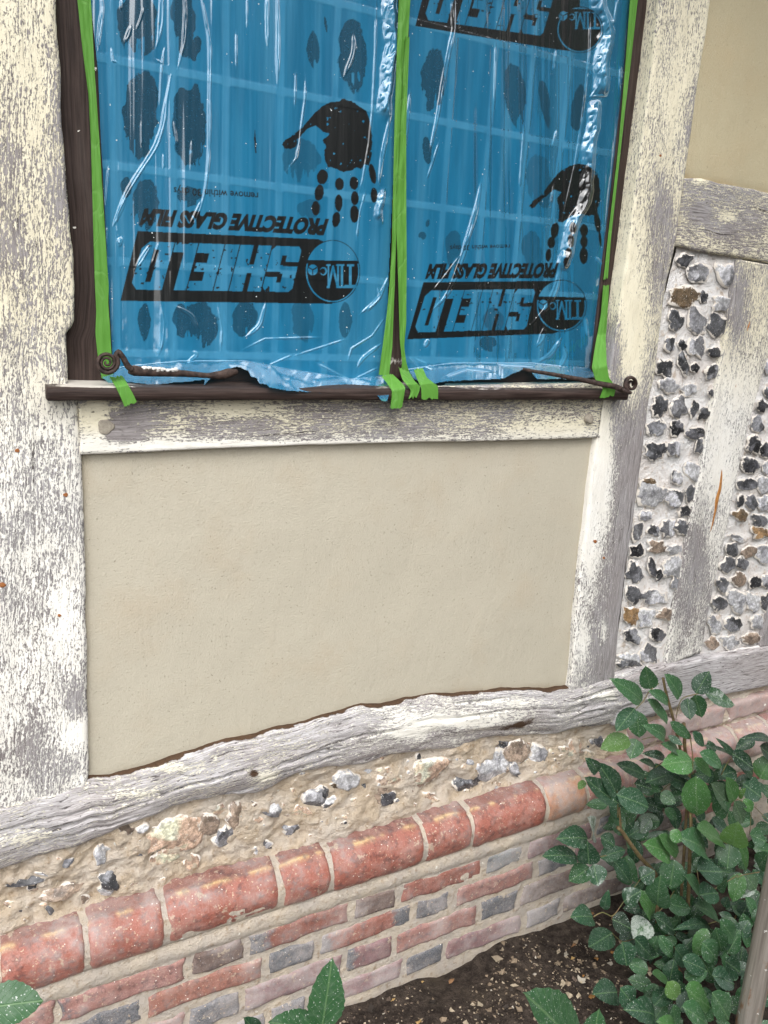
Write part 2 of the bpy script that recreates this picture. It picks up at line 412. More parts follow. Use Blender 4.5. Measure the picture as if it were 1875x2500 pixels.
def mat_leaf():
    t = NT('rose_leaf'); uv = t.uv(); o = t.obj(); tint = t.attr('tint', True); sp = t.attr('splash')
    sx = t.n('ShaderNodeSeparateXYZ'); t.nt.links.new(uv, sx.inputs[0])
    ac = t.ma('ABSOLUTE', sx.outputs[1]); al = sx.outputs[0]
    vein = t.ma('SINE', t.lin((al, 44.0), (ac, -17.0)))
    vein = t.rng(vein, .80, 1.0); mid = t.rng(ac, .07, .02)
    vv = t.ma('MAXIMUM', t.ma('MULTIPLY', vein, .4), mid)
    n = t.noise(o, 60, 3, .6)
    c = t.mix(n, t.mix(1.0, tint, (.75, .78, .8), 'MULTIPLY'), t.mix(1.0, tint, (1.25, 1.2, 1.15), 'MULTIPLY'))
    c = t.mix(t.ma('MULTIPLY', vv, .35), c, (.22, .36, .16))
    w = t.ma('MAXIMUM', flecks(t, o, 260, .32, .14), flecks(t, o, 520, .4, .24))
    blot = t.rng(t.lin(sp, (t.noise(o, 55, 5, .7), .9), -.55), .40, .56)
    w = t.ma('MAXIMUM', w, t.ma('MULTIPLY', blot, t.rng(t.noise(o, 300, 3, .6), .3, .6, .35, 1.0)))
    c = t.mix(t.rng(t.noise(o, 90, 4, .7), .45, .75, .0, .13), c, (.42, .47, .42))
    c = t.mix(t.ma('MULTIPLY', w, .72), c, (.70, .74, .71))
    t.fin(c, t.ma('MULTIPLY_ADD', w, .4, .36), t.bump(t.lin((vv, -1), (n, .5)), .0012, .6), Specular_IOR_Level=.45)
    tl = t.n('ShaderNodeBsdfTranslucent'); t.nt.links.new(c, tl.inputs[0])
    m = t.n('ShaderNodeMixShader'); m.inputs[0].default_value = .22
    t.nt.links.new(t.b.outputs[0], m.inputs[1]); t.nt.links.new(tl.outputs[0], m.inputs[2]); t.nt.links.new(m.outputs[0], t.out.inputs[0])
    return t.m
M['leaf'] = mat_leaf()
M['reflection_hedge'] = mat_simple('reflection_hedge_leaves', (.006, .014, .007), (.016, .036, .014), 8, .7, .01)
M['cane'] = mat_simple('rose_cane_bark', (.10, .065, .035), (.17, .13, .055), 120, .7, .001)
M['petiole'] = mat_simple('green_rose_stalk', (.13, .16, .05), (.20, .12, .07), 80, .6, .0005)

def mat_soil():
    t = NT('damp_garden_soil'); o = t.obj()
    a = t.noise(o, 6, 5, .6); b = t.noise(o, 45, 6, .7); f = t.noise(o, 260, 4, .65)
    c = t.mix(t.rng(b, .35, .7), (.030, .023, .019), (.095, .074, .060))
    c = t.mix(t.rng(a, .5, .75), c, (.095, .075, .056))
    c = t.mix(t.rng(f, .64, .72, 0, .7), c, (.22, .18, .14))
    return t.fin(c, .95, t.bump(t.lin((b, 1.4), (f, .6)), .012, 1.0), Specular_IOR_Level=.15)
M['soil'] = mat_soil()
def mat_tint(name, rough=.9):
    t = NT(name); o = t.obj(); n = t.noise(o, 220, 4, .6)
    c = t.mix(n, t.mix(1.0, t.attr('tint', True), (.7, .7, .7), 'MULTIPLY'), t.attr('tint', True))
    return t.fin(c, rough, t.bump(n, .001, .6), Specular_IOR_Level=.2)
M['chips'] = mat_tint('loose_debris')
def mat_pole():
    t = NT('scaffold_steel'); o = t.obj()
    s = t.noise(t.map(o, (90, 90, 3)), 1, 5, .65); a = t.noise(t.map(o, (25, 25, 12)), 1, 5, .65); b = t.noise(o, 240, 4, .6)
    c = t.mix(t.rng(s, .3, .7), (.19, .165, .14), (.37, .335, .295))
    c = t.mix(t.rng(t.lin((a, .7), (s, .4)), .58, .68, 0, .85), c, t.mix(b, (.16, .06, .02), (.32, .16, .07)))
    c = t.mix(flecks(t, o, 90, .25, .16), c, (.72, .70, .66))
    return t.fin(c, .48, t.bump(t.lin((a, 1), (b, .5)), .0012, .6), Metallic=.35, Specular_IOR_Level=.5)
M['pole'] = mat_pole()

# ------------------------------------------------------------------ timbers
def blobs(px, L):
    s = np.zeros(px.shape[:-1])
    for u, v, ru, rv, a in L: s += a*np.exp(-((px[..., 0]-u)/ru)**2-((px[..., 1]-v)/rv)**2)
    return s
def timber(name, A, B, y, depth, mat, parent, m=22, step=.005, r=.006, wob=.002, bulge=0.0, lump=.0016, seed=0,
           wear=(), wear0=0.0, white=None, rot=None, extra=None):
    A, B = np.asarray(A, float), np.asarray(B, float)
    yf = y if callable(y) else (lambda p, _y=y: np.full(p.shape[:-1], float(_y)))
    A1, B1 = resample(A, 60), resample(B, 60)
    L = np.linalg.norm(np.diff(P(A1, yf(A1)), axis=0), axis=1).sum()
    n = max(12, int(L/step))
    a, b = resample(A, n), resample(B, n)
    e = np.concatenate([[0, .012, .03, .06], np.linspace(.1, .9, m), [.94, .97, .988, 1]])
    px = a[:, None]*(1-e)[None, :, None]+b[:, None]*e[None, :, None]
    PA, PB = P(a, yf(a)), P(b, yf(b))
    X = PA[:, None]*(1-e)[None, :, None]+PB[:, None]*e[None, :, None]
    X[..., 1] = yf(px)
    X = P(px, yf(px))
    s = np.concatenate([[0], np.cumsum(np.linalg.norm(np.diff(X[:, len(e)//2], axis=0), axis=1))])
    ac = X[:, -1]-X[:, 0]; W = np.linalg.norm(ac, axis=1); ac = ac/W[:, None]
    S = np.broadcast_to(s[:, None], X.shape[:2]); T = W[:, None]*e[None]
    wa = (fbm(s*16, s*0+seed, seed+1, 5)-.5)*2*wob; wb = (fbm(s*16, s*0+seed+9, seed+2, 5)-.5)*2*wob
    X = X+ac[:, None]*(wa[:, None]*(1-e)+wb[:, None]*e)[..., None]
    d = np.minimum(T, W[:, None]-T)
    rr = r*(.6+.9*fbm(S*12, e[None]*2+seed, seed+4, 3))
    q = np.clip(1-d/rr, 0, 1)
    X[..., 1] += rr*(1-np.sqrt(1-q*q*.98))+(fbm(S*7, T*26, seed+5, 4)-.5)*2*lump-bulge*np.sin(np.pi*e)[None]
    if extra is not None: X[..., 1] += extra(px, S, T)
    at = {'wear': wear0+blobs(px, wear), 'white': np.zeros(px.shape[:2]) if white is None else white(px),
          'rot': np.zeros(px.shape[:2]) if rot is None else rot(px, S, T, W[:, None])}
    uv = np.stack([S+seed*3.7, T+seed*1.3], -1)
    pad = lambda g: np.pad(g, ((1, 1), (1, 1))+((0, 0),)*(g.ndim-2), mode='edge')
    X2 = pad(X); ym = X[..., 1].max()+depth
    X2[0, :, 1] = ym; X2[-1, :, 1] = ym; X2[:, 0, 1] = ym; X2[:, -1, 1] = ym
    uv2 = pad(uv); uv2[:, 0, 1] -= depth; uv2[:, -1, 1] += depth
    N, K = X2.shape[:2]
    o = mesh_obj(name, X2.reshape(-1, 3), grid_faces(N, K), mat, parent, True, uv2.reshape(-1, 2), {k: pad(v).ravel() for k, v in at.items()})
    return o

HOUSE = empty('timber_framed_house', (0.7, 0.05, 0), 'old timber framed house wall of flaking cream posts, buff render, flint and red brick plinth', 'house')
Yt = .05
wv = lambda lo=700, hi=1200: (lambda px: sstep(lo, hi, px[..., 1])*.85)

# left post
LPR = [(128, -330), (134, -100), (138, 0), (145, 150), (152, 300), (162, 430), (170, 500), (177, 600), (181, 700), (181, 792), (163, 812), (165, 870), (168, 945),
       (188, 960), (191, 990), (194, 1050), (198, 1108), (202, 1200), (206, 1300), (208, 1400), (211, 1500), (213, 1600), (215, 1700), (217, 1800), (217, 1900), (202, 1942)]
LPL = [(-420, -330), (-380, 500), (-350, 1200), (-330, 1800), (-330, 2060)]
# both edges are matched by height so that the grain runs straight
def match(A, B):
    A, B = np.asarray(A, float), np.asarray(B, float)
    k = np.linspace(0, 1, 160)
    ka = (A[:, 1]-A[0, 1])/(A[-1, 1]-A[0, 1]); kb = (B[:, 1]-B[0, 1])/(B[-1, 1]-B[0, 1])
    f = lambda Q, kq: np.stack([np.interp(k, kq, Q[:, i]) for i in (0, 1)], -1)
    return f(A, ka), f(B, kb)
a, b = match(LPL, LPR)
tag(timber('post', a, b, Yt, .12, M['post'], HOUSE, m=46, step=.004, r=.006, wob=.0025, lump=.003, seed=1, wear0=.05,
       wear=[(60, 1500, 160, 130, .1), (20, 1840, 180, 100, .35), (30, 560, 60, 300, .3), (185, 1790, 45, 50, -.75), (205, 1920, 26, 26, -.6), (160, 1500, 30, 90, -.5), (190, 1720, 30, 60, .5),
             (60, 100, 150, 200, -.12), (150, 350, 30, 350, .35), (120, 1040, 90, 60, -.1)], white=wv()), 'wide left post with streaked cream and white paint')
# right post
RPL = [(1640, -230), (1613, 0), (1586, 215), (1558, 430), (1530, 640), (1505, 820), (1488, 930), (1470, 990), (1462, 1055), (1452, 1110), (1440, 1199), (1431, 1290), (1421, 1372), (1407, 1510), (1398, 1640), (1386, 1720)]
RPR = [(1771, -230), (1737, 0), (1675, 430), (1652, 590), (1631, 685), (1620, 760), (1602, 899), (1584, 998), (1570, 1110), (1556, 1199), (1543, 1303), (1525, 1424), (1514, 1520), (1503, 1649), (1500, 1680)]
a, b = match(RPL, RPR)
tag(timber('post', a, b, Yt, .12, M['post'], HOUSE, m=30, step=.004, r=.007, wob=.002, seed=2, wear0=.02,
       wear=[(1570, 1090, 55, 130, .8), (1535, 1400, 45, 320, 1.0), (1480, 1500, 60, 200, .35), (1470, 1620, 70, 100, .5), (1470, 1100, 24, 160, -.9), (1620, 560, 40, 110, .55), (1610, 700, 30, 70, .3), (1640, 250, 60, 150, -.15),
             (1540, 760, 30, 200, -.4), (1545, 880, 24, 130, -.4), (1475, 1545, 12, 32, -.8), (1425, 1580, 20, 50, -.7), (1440, 1300, 20, 120, -.5), (1500, 820, 14, 160, .7), (1690, 330, 18, 90, .5)], white=wv(850, 1200)),
    'slanting right post, paint sanded back to grey oak')
# rail under the sill
tag(timber('rail', [(192, 955), (500, 950), (900, 946), (1478, 938)], [(198, 1112), (350, 1105), (500, 1096), (760, 1087), (940, 1082), (1200, 1077), (1460, 1070)], Yt-.002, .05, M['post'], HOUSE,
       m=22, step=.005, r=.004, wob=.0008, lump=.001, seed=3, wear0=.19,
       wear=[(300, 1050, 60, 40, .9), (420, 1010, 120, 40, .2), (640, 1050, 120, 26, .3), (860, 1000, 150, 30, .3), (960, 1050, 140, 22, .25), (235, 1030, 26, 60, -1), (1380, 1050, 110, 26, -.5), (560, 1000, 80, 20, -.4), (700, 1090, 700, 12, -1.3)],
       white=lambda px: sstep(1030, 1090, px[..., 1])*.8), 'rail below the window with streaky paint')
RAIL = [o for o in HOUSE.children if o.name.startswith('rail')][0]
# right-hand rail between the upper panel and the flint
tag(timber('rail', [(1672, 432), (1720, 437), (1800, 455), (1880, 470), (2050, 505)], [(1657, 602), (1720, 614), (1800, 628), (1880, 641), (2050, 672)], Yt+.004, .06, M['post'], HOUSE, m=24, r=.006, wob=.003, seed=4, wear0=.30,
       wear=[(1710, 520, 26, 22, .8), (1800, 560, 60, 30, .35), (1780, 530, 26, 14, -.7), (1710, 445, 24, 10, -.6)]), 'short rail between the upper render panel and the flint panel')
# stud between the two flint panels
SL = [(1806, 634), (1782, 766), (1759, 893), (1741, 998), (1723, 1090), (1709, 1171), (1692, 1244), (1667, 1389), (1647, 1493), (1626, 1625)]
SR = [(1930, 655), (1903, 770), (1874, 880), (1850, 965), (1825, 1050), (1802, 1157), (1778, 1282), (1757, 1365), (1737, 1459), (1716, 1590)]
a, b = match(SL, SR)
tag(timber('stud', a, b, Yt+.004, .06, M['post'], HOUSE, m=20, r=.006, wob=.003, seed=5, wear0=.1,
       wear=[(1800, 740, 26, 90, .6), (1690, 1470, 60, 120, .35), (1700, 1330, 24, 60, .5), (1770, 960, 50, 120, -.4), (1760, 1130, 40, 90, -.5)], white=wv(750, 1050)), 'narrow stud between the flint panels with an orange resin run')
tag(timber('stud', [(1893, 1400), (1876, 1500), (1856, 1580)], [(2010, 1390), (1995, 1480), (1965, 1560)], Yt+.004, .06, M['post'], HOUSE, m=10, seed=6, wear0=.8, white=wv(700, 900)), 'bare grey stud at the edge of the flint')

# sill beam: the bowed old oak that everything stands on
BT = [(-420, 2075), (-150, 2000), (0, 1958), (110, 1938), (200, 1918), (217, 1910), (300, 1889), (436, 1853), (560, 1818), (727, 1774), (845, 1741), (960, 1716), (1060, 1703), (1200, 1691), (1330, 1685), (1400, 1679), (1480, 1656), (1540, 1640), (1600, 1630)]
BB = [(-420, 2260), (-150, 2172), (0, 2128), (100, 2102), (196, 2075), (269, 2036), (341, 2010), (418, 1974), (510, 1955), (582, 1945), (622, 1947), (669, 1925), (722, 1895), (799, 1880), (893, 1869), (960, 1847), (1040, 1840), (1114, 1834), (1182, 1812), (1269, 1808), (1341, 1803), (1423, 1783), (1500, 1770), (1600, 1750)]
def match_u(A, B, n=200):
    k = np.linspace(0, 1, n); A, B = np.asarray(A, float), np.asarray(B, float)
    f = lambda Q: np.stack([Q[0, 0]+(Q[-1, 0]-Q[0, 0])*k, np.interp(Q[0, 0]+(Q[-1, 0]-Q[0, 0])*k, Q[:, 0], Q[:, 1])], -1)
    return f(A), f(B)
a, b = match_u(BT, BB)
def beam_extra(px, S, T):
    f = -.010*np.exp(-((px[..., 0]-560)/90)**2-((px[..., 1]-1900)/40)**2)
    f += .006*fbm(S*9, T*60, 31, 4)+.009*sstep(.60, .74, fbm(S*5, T*120, 33, 3))+.012*np.exp(-((px[..., 0]-1250)/130)**2-((px[..., 1]-1800)/26)**2)
    return f
tag(timber('sill_beam', a, b, .048, .10, M['sillbeam'], HOUSE, m=34, step=.005, r=.012, wob=.008, bulge=.014, lump=.004, seed=7, wear0=.1, extra=beam_extra,
       wear=[(640, 1890, 30, 18, -.8), (1040, 1755, 95, 18, -1.0), (985, 1785, 45, 14, -.9), (1240, 1712, 130, 10, -.5), (900, 1730, 120, 14, -.4), (330, 1925, 60, 14, -.5), (250, 2010, 150, 30, .4), (1470, 1698, 28, 12, -1.0), (1190, 1745, 90, 30, -.4),
             (60, 2040, 100, 16, -.5), (420, 1870, 60, 10, -.6)], white=lambda px: .35+.4*(px[..., 0] > 800),
       rot=lambda px, S, T, W: .78*np.exp(-(T/(.0004+.0042*sstep(.3, .75, fbm(S*26, T*0, 43, 4))))**2)*(px[..., 0] > 214)*(px[..., 0] < 1400)+.55*np.exp(-((W-T)/.006)**2)*fbm(S*14, T*0, 41, 3)+.52*np.exp(-((px[..., 0]-1255)/75)**2-((px[..., 1]-1770+.35*(px[..., 0]-1255))/16)**2)
           +.6*np.exp(-((px[..., 0]-615)/18)**2-((px[..., 1]-1880)/14)**2)), 'bowed and cracked grey oak sill beam')
# lower sill on the right, smoother grey timber
tag(timber('sill_beam', [(1520, 1662), (1594, 1634), (1740, 1606), (1880, 1582), (2150, 1530)], [(1500, 1775), (1600, 1745), (1740, 1704), (1880, 1676), (2150, 1620)], .040, .10, M['sillbeam'], HOUSE, m=20, r=.008, wob=.002, seed=8, wear0=.55,
       wear=[(1560, 1690, 40, 40, -.6)], white=lambda px: .5+0*px[..., 0]), 'plain smooth grey sill beam below the flint')

# ------------------------------------------------------------------ render panels
def panel(A, B, y, seed, label, edge, mat='render'):
    a, b = match_u(A, B, 150)
    e = np.linspace(0, 1, 90)
    px = a[:, None]*(1-e)[None, :, None]+b[:, None]*e[None, :, None]
    X = P(px, np.full(px.shape[:2], y))
    X[..., 1] += (fbm(X[..., 0]*4, X[..., 2]*4, seed, 3)-.5)*.006+(fbm(X[..., 0]*14, X[..., 2]*14, seed+5, 3)-.5)*.0014
    X[..., 1] += edge(px)*.004
    o = mesh_obj('render_panel', X.reshape(-1, 3), grid_faces(150, 90), M[mat], HOUSE, True, None, {'wear': (edge(px)).ravel()})
    return tag(o, label)
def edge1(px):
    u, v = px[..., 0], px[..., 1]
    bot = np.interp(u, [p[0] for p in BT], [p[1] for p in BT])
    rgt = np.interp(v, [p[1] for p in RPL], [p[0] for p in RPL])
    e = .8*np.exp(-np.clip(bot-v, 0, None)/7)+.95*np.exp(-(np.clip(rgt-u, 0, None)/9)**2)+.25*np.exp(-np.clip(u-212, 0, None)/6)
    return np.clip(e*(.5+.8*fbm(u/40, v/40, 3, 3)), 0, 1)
panel([(170, 1070), (900, 1050), (1500, 1030)], [(170, 1945), (436, 1870), (727, 1790), (960, 1740), (1200, 1712), (1430, 1700)], Yt+.016, 61, 'large smooth buff render panel under the window', edge1)
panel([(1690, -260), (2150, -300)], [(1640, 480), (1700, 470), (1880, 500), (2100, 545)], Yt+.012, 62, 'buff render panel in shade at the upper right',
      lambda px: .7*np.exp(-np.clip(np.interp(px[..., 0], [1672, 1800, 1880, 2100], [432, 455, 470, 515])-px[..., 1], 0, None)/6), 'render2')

# ------------------------------------------------------------------ flints
def stone(mb, u, v, ru, rv, y, tint, prot=.012, rim=.5, ang=0.0):
    nr, ns = 7, 18
    th = np.linspace(0, 2*math.pi, ns, endpoint=False)
    out = 1+sum(rng.uniform(-.16, .16)*np.cos(k*th+rng.uniform(0, 6.28)) for k in (2, 3, 4, 5, 7))
    r = np.linspace(0, 1, nr)**.8
    R = r[:, None]*out[None]
    lx, ly = R*np.cos(th), R*np.sin(th)
    h = np.sqrt(np.clip(1-r**2, 0, 1))[:, None]*np.ones(ns)
    fac_ = np.full(h.shape, rng.uniform(.6, 1.3))
    for _ in range(6):                                      # struck facets
        a, k = rng.uniform(0, 6.28), rng.uniform(-.75, .75)
        pl = rng.uniform(.35, .85)+k*(lx*math.cos(a)+ly*math.sin(a)); fac_ = np.where(pl < h, rng.choice([.5, .8, 1.2, 2.0, 2.8]) if tint[0] < .2 and tint[0]-tint[2] < .05 else rng.choice([.7, 1.0, 1.2]), fac_)
        h = np.minimum(h, pl)
    h = np.clip(h, -.4, 1); h[-1] = -.5
    fac_ = fac_*(.75+.5*vnoise(lx*2.2+u, ly*2.2+v, 5))
    ca, sa = math.cos(ang), math.sin(ang)
    px = np.stack([u+ru*lx*ca-rv*ly*sa, v+ru*lx*sa+rv*ly*ca], -1)
    X = P(px, np.full(px.shape[:2], y)); X[..., 1] -= h*prot
    i = np.arange(nr*ns).reshape(nr, ns); j = np.roll(i, -1, 1)
    Q = np.stack([i[:-1], i[1:], j[1:], j[:-1]], -1).reshape(-1, 4)
    mb.add(X, Q, color=(np.asarray(tint)*fac_[..., None]).clip(0, .42).reshape(-1, 3), rim=np.broadcast_to((r**3*rim*1.3)[:, None], (nr, ns))+.18*rng.random((nr, ns)), mi=1)
TN = {'k': (.032, .032, .035), 'd': (.065, .066, .070), 'g': (.15, .15, .156), 'l': (.30, .30, .305), 'b': (.12, .085, .05), 'o': (.22, .14, .07), 'n': (.22, .17, .13), 'p': (.42, .30, .22)}
def flint_panel(L, R, stones, seed, label, extra=0):
    a, b = match(L, R)
    a = resample(a, 170); b = resample(b, 170); e = np.linspace(0, 1, 40)
    px = a[:, None]*(1-e)[None, :, None]+b[:, None]*e[None, :, None]
    X = P(px, np.full(px.shape[:2], Yt+.020))
    X[..., 1] += (fbm(X[..., 0]*22, X[..., 2]*22, seed, 4)-.5)*.012
    hh = np.zeros(px.shape[:2])
    for (u, v, ru, rv, c) in stones: hh = np.maximum(hh, np.exp(-(((px[..., 0]-u)/(ru*1.5))**2+((px[..., 1]-v)/(rv*1.5))**2)**2))
    X[..., 1] -= hh*.004
    mb = MB(); mb.add(X, grid_faces(170, 40), color=(1, 1, 1))
    for (u, v, ru, rv, c) in stones:
        stone(mb, u, v, ru*1.18, rv*1.22, Yt+.0115, TN[c], rng.uniform(.002, .006), .42, rng.uniform(-.3, .3))
    return tag(mb.build('flint_panel', [M['lime'], M['flint']], HOUSE, True), label)
c4 = lambda L: [(1400+x*.2893, 500+y*.2893, w*.2893, h*.2893, c) for x, y, w, h, c in L]
c2 = lambda L: [(1300+x*.3466, 1060+y*.3466, w*.3466, h*.3466, c) for x, y, w, h, c in L]
FL = c4([(940, 465, 55, 55, 'd'), (1055, 575, 78, 80, 'g'), (1290, 590, 72, 90, 'g'), (940, 775, 120, 80, 'b'), (1100, 780, 32, 45, 'k'), (1255, 835, 75, 55, 'l'), (865, 975, 58, 75, 'd'),
         (1045, 985, 75, 95, 'g'), (1225, 1020, 85, 85, 'd'), (815, 1180, 45, 55, 'd'), (920, 1185, 32, 38, 'k'), (1045, 1200, 65, 85, 'g'), (1205, 1245, 60, 42, 'k'), (775, 1380, 65, 70, 'd'),
         (930, 1340, 36, 90, 'd'), (1027, 1375, 34, 38, 'k'), (1180, 1410, 60, 55, 'd'), (810, 1525, 75, 58, 'l'), (980, 1560, 60, 45, 'l'), (730, 1700, 62, 80, 'd'), (890, 1710, 65, 80, 'g'),
         (1020, 1725, 32, 60, 'd'), (1110, 1765, 52, 40, 'd'), (705, 1885, 68, 66, 'd'), (875, 1885, 58, 58, 'k'), (1035, 1930, 75, 45, 'k'), (695, 2075, 85, 62, 'd'), (855, 2060, 50, 65, 'g'), (1070, 2040, 38, 60, 'd'), (1165, 1590, 26, 28, 'k')])
FL += c2([(1140, 265, 55, 66, 'l'), (1022, 310, 38, 46, 'g'), (825, 330, 40, 20, 'b'), (840, 425, 95, 80, 'l'), (1000, 450, 66, 54, 'g'), (1120, 420, 34, 55, 'd'), (1085, 545, 52, 34, 'k'), (800, 575, 46, 30, 'g'),
          (742, 690, 34, 62, 'g'), (855, 680, 40, 34, 'd'), (955, 665, 42, 64, 'g'), (1065, 660, 54, 52, 'd'), (880, 795, 62, 42, 'n'), (740, 825, 48, 44, 'k'), (1000, 815, 55, 32, 'l'), (720, 980, 48, 72, 'd'),
          (845, 940, 26, 60, 'k'), (1000, 935, 72, 72, 'l'), (893, 990, 24, 34, 'k'), (1015, 1055, 28, 50, 'd'), (712, 1130, 48, 60, 'd'), (850, 1150, 85, 46, 'g'), (700, 1280, 50, 60, 'o'), (800, 1290, 58, 60, 'g'),
          (935, 1270, 52, 36, 'n'), (705, 1425, 56, 46, 'd'), (885, 1415, 52, 46, 'k'), (820, 1550, 56, 62, 'g'), (700, 1590, 70, 42, 'g'), (640, 1620, 40, 26, 'd')])
flint_panel([(1658, 585), (1620, 720), (1560, 1110), (1490, 1690)], [(1815, 620), (1790, 740), (1715, 1140), (1620, 1650)], FL, 71, 'flint panel beside the right post, dark stones in white mortar')
FR = c4([(1595, 1700, 40, 46, 'k'), (1555, 1855, 50, 60, 'd'), (1525, 2020, 55, 64, 'k'), (1615, 2075, 42, 48, 'k'), (1500, 2180, 66, 40, 'd'), (1640, 1590, 26, 44, 'd'), (1640, 1380, 24, 44, 'g')])
FR += c2([(1565, 75, 50, 54, 'k'), (1640, 110, 40, 48, 'k'), (1535, 225, 60, 44, 'k'), (1650, 235, 24, 44, 'g'), (1520, 355, 68, 42, 'd'), (1630, 360, 44, 54, 'l'), (1467, 470, 20, 44, 'd'), (1545, 480, 40, 48, 'd'), (1640, 490, 50, 48, 'g'),
          (1470, 570, 52, 36, 'b'), (1605, 610, 48, 42, 'd'), (1605, 695, 54, 40, 'o'), (1445, 735, 44, 22, 'g'), (1410, 815, 42, 48, 'd'), (1530, 830, 52, 36, 'n'), (1640, 840, 60, 60, 'g'), (1380, 920, 48, 54, 'd'), (1480, 910, 42, 38, 'd'),
          (1455, 1025, 52, 44, 'n'), (1345, 1060, 36, 50, 'd'), (1570, 1045, 40, 40, 'k'), (1650, 1040, 36, 40, 'g'), (1320, 1195, 50, 48, 'd'), (1440, 1175, 62, 70, 'l'), (1555, 1185, 48, 58, 'g'), (1650, 1190, 36, 60, 'd'),
          (1285, 1345, 40, 60, 'l'), (1415, 1340, 56, 52, 'd'), (1585, 1325, 48, 42, 'l'), (1270, 1475, 44, 38, 'n'), (1390, 1465, 54, 44, 'l'), (1545, 1440, 60, 36, 'n'),
          (1720, 420, 50, 60, 'd'), (1730, 700, 50, 60, 'g'), (1730, 1000, 50, 60, 'd'), (1720, 200, 44, 50, 'd')])
flint_panel([(1850, 880), (1812, 1050), (1770, 1250), (1728, 1460), (1706, 1620)], [(2090, 820), (2060, 1000), (2020, 1230), (1980, 1440), (1950, 1600)], FR, 72, 'flint panel at the right edge beyond the narrow stud')

# lime fillet on top of the right-hand sill
mb = MB()
aa = resample([(1492, 1664), (1580, 1636), (1626, 1622), (1720, 1600), (1880, 1570), (2080, 1535)], 120); bb = resample([(1500, 1684), (1592, 1648), (1640, 1630), (1740, 1612), (1880, 1588), (2080, 1552)], 120)
e = np.linspace(0, 1, 6)
px = aa[:, None]*(1-e)[None, :, None]+bb[:, None]*e[None, :, None]
X = P(px, Yt+.012-.020*e[None]*np.ones((120, 1))); X[..., 1] += (fbm(px[..., 0]/16, px[..., 1]/16, 5, 4)-.5)*.014
X[..., 2] += (fbm(px[..., 0]/20, e[None]*2, 9, 3)-.5)*.008
mb.add(X, grid_faces(120, 6), color=(1, 1, 1))
mb.build('mortar_fillet', M['lime'], HOUSE)

# ------------------------------------------------------------------ brick plinth
PL = empty('brick_plinth', (0.7, 0.0, 0), None, None)
del PL['label'], PL['category']
PL.parent = HOUSE; PL.matrix_parent_inverse = Matrix.Translation(-Vector(HOUSE.location))
ZC = [(.266, .217), (.205, .155), (.139, .083), (.062, .010)]      # top and bottom of each course
def brick(mb, x0, x1, z0, z1, y, tint, burnt=(0, 0), lime=0.0, gloss=0.0, seed=0):
    n = max(6, int((x1-x0)/.012)); m = 7
    s = np.concatenate([[0, .02], np.linspace(.08, .92, n), [.98, 1]]); t = np.concatenate([[0, .05], np.linspace(.15, .85, m), [.95, 1]])
    Xx = x0+(x1-x0)*s[:, None]+0*t[None]; Zz = z0+(z1-z0)*t[None]+0*s[:, None]
    Xx = Xx+(fbm(Zz*30, Xx*0, seed, 4)-.5)*.015*(1-2*s)[:, None]*-1*(abs(1-2*s)[:, None])
    Zz = Zz+(fbm(Xx*26, Zz*0, seed+3, 4)-.5)*.015*abs(1-2*t)[None]
    d = np.minimum(np.minimum(s, 1-s)[:, None]*(x1-x0), np.minimum(t, 1-t)[None]*(z1-z0))
    q = np.clip(1-d/.008, 0, 1)
    Yy = y+.006*(1-np.sqrt(1-.97*q*q))+(fbm(Xx*30, Zz*30, seed+6, 4)-.5)*.006+rng.uniform(-.0015, .0015)
    X = np.stack([Xx, Yy, Zz], -1); X = np.pad(X, ((1, 1), (1, 1), (0, 0)), mode='edge')
    X[0, :, 1] = X[-1, :, 1] = y+.03; X[:, 0, 1] = X[:, -1, 1] = y+.03
    N, K = X.shape[:2]; sp = np.pad(s, 1, mode='edge')
    bu = np.where(sp < .5, burnt[0]*np.clip(1-sp/.35, 0, 1), burnt[1]*np.clip((sp-.65)/.35, 0, 1))
    if burnt[0] == burnt[1]: bu = np.full(N, float(burnt[0]))
    mb.add(X, grid_faces(N, K, flip=True), color=np.asarray(tint)*rng.uniform(.9, 1.1), burnt=np.broadcast_to(bu[:, None], (N, K)), lime=lime, gloss=gloss, mi=1)
RED, PNK, PUR, BRN, GRY, BLU = (.235, .088, .064), (.26, .125, .102), (.19, .10, .097), (.13, .085, .07), (.19, .185, .18), (.075, .080, .088)
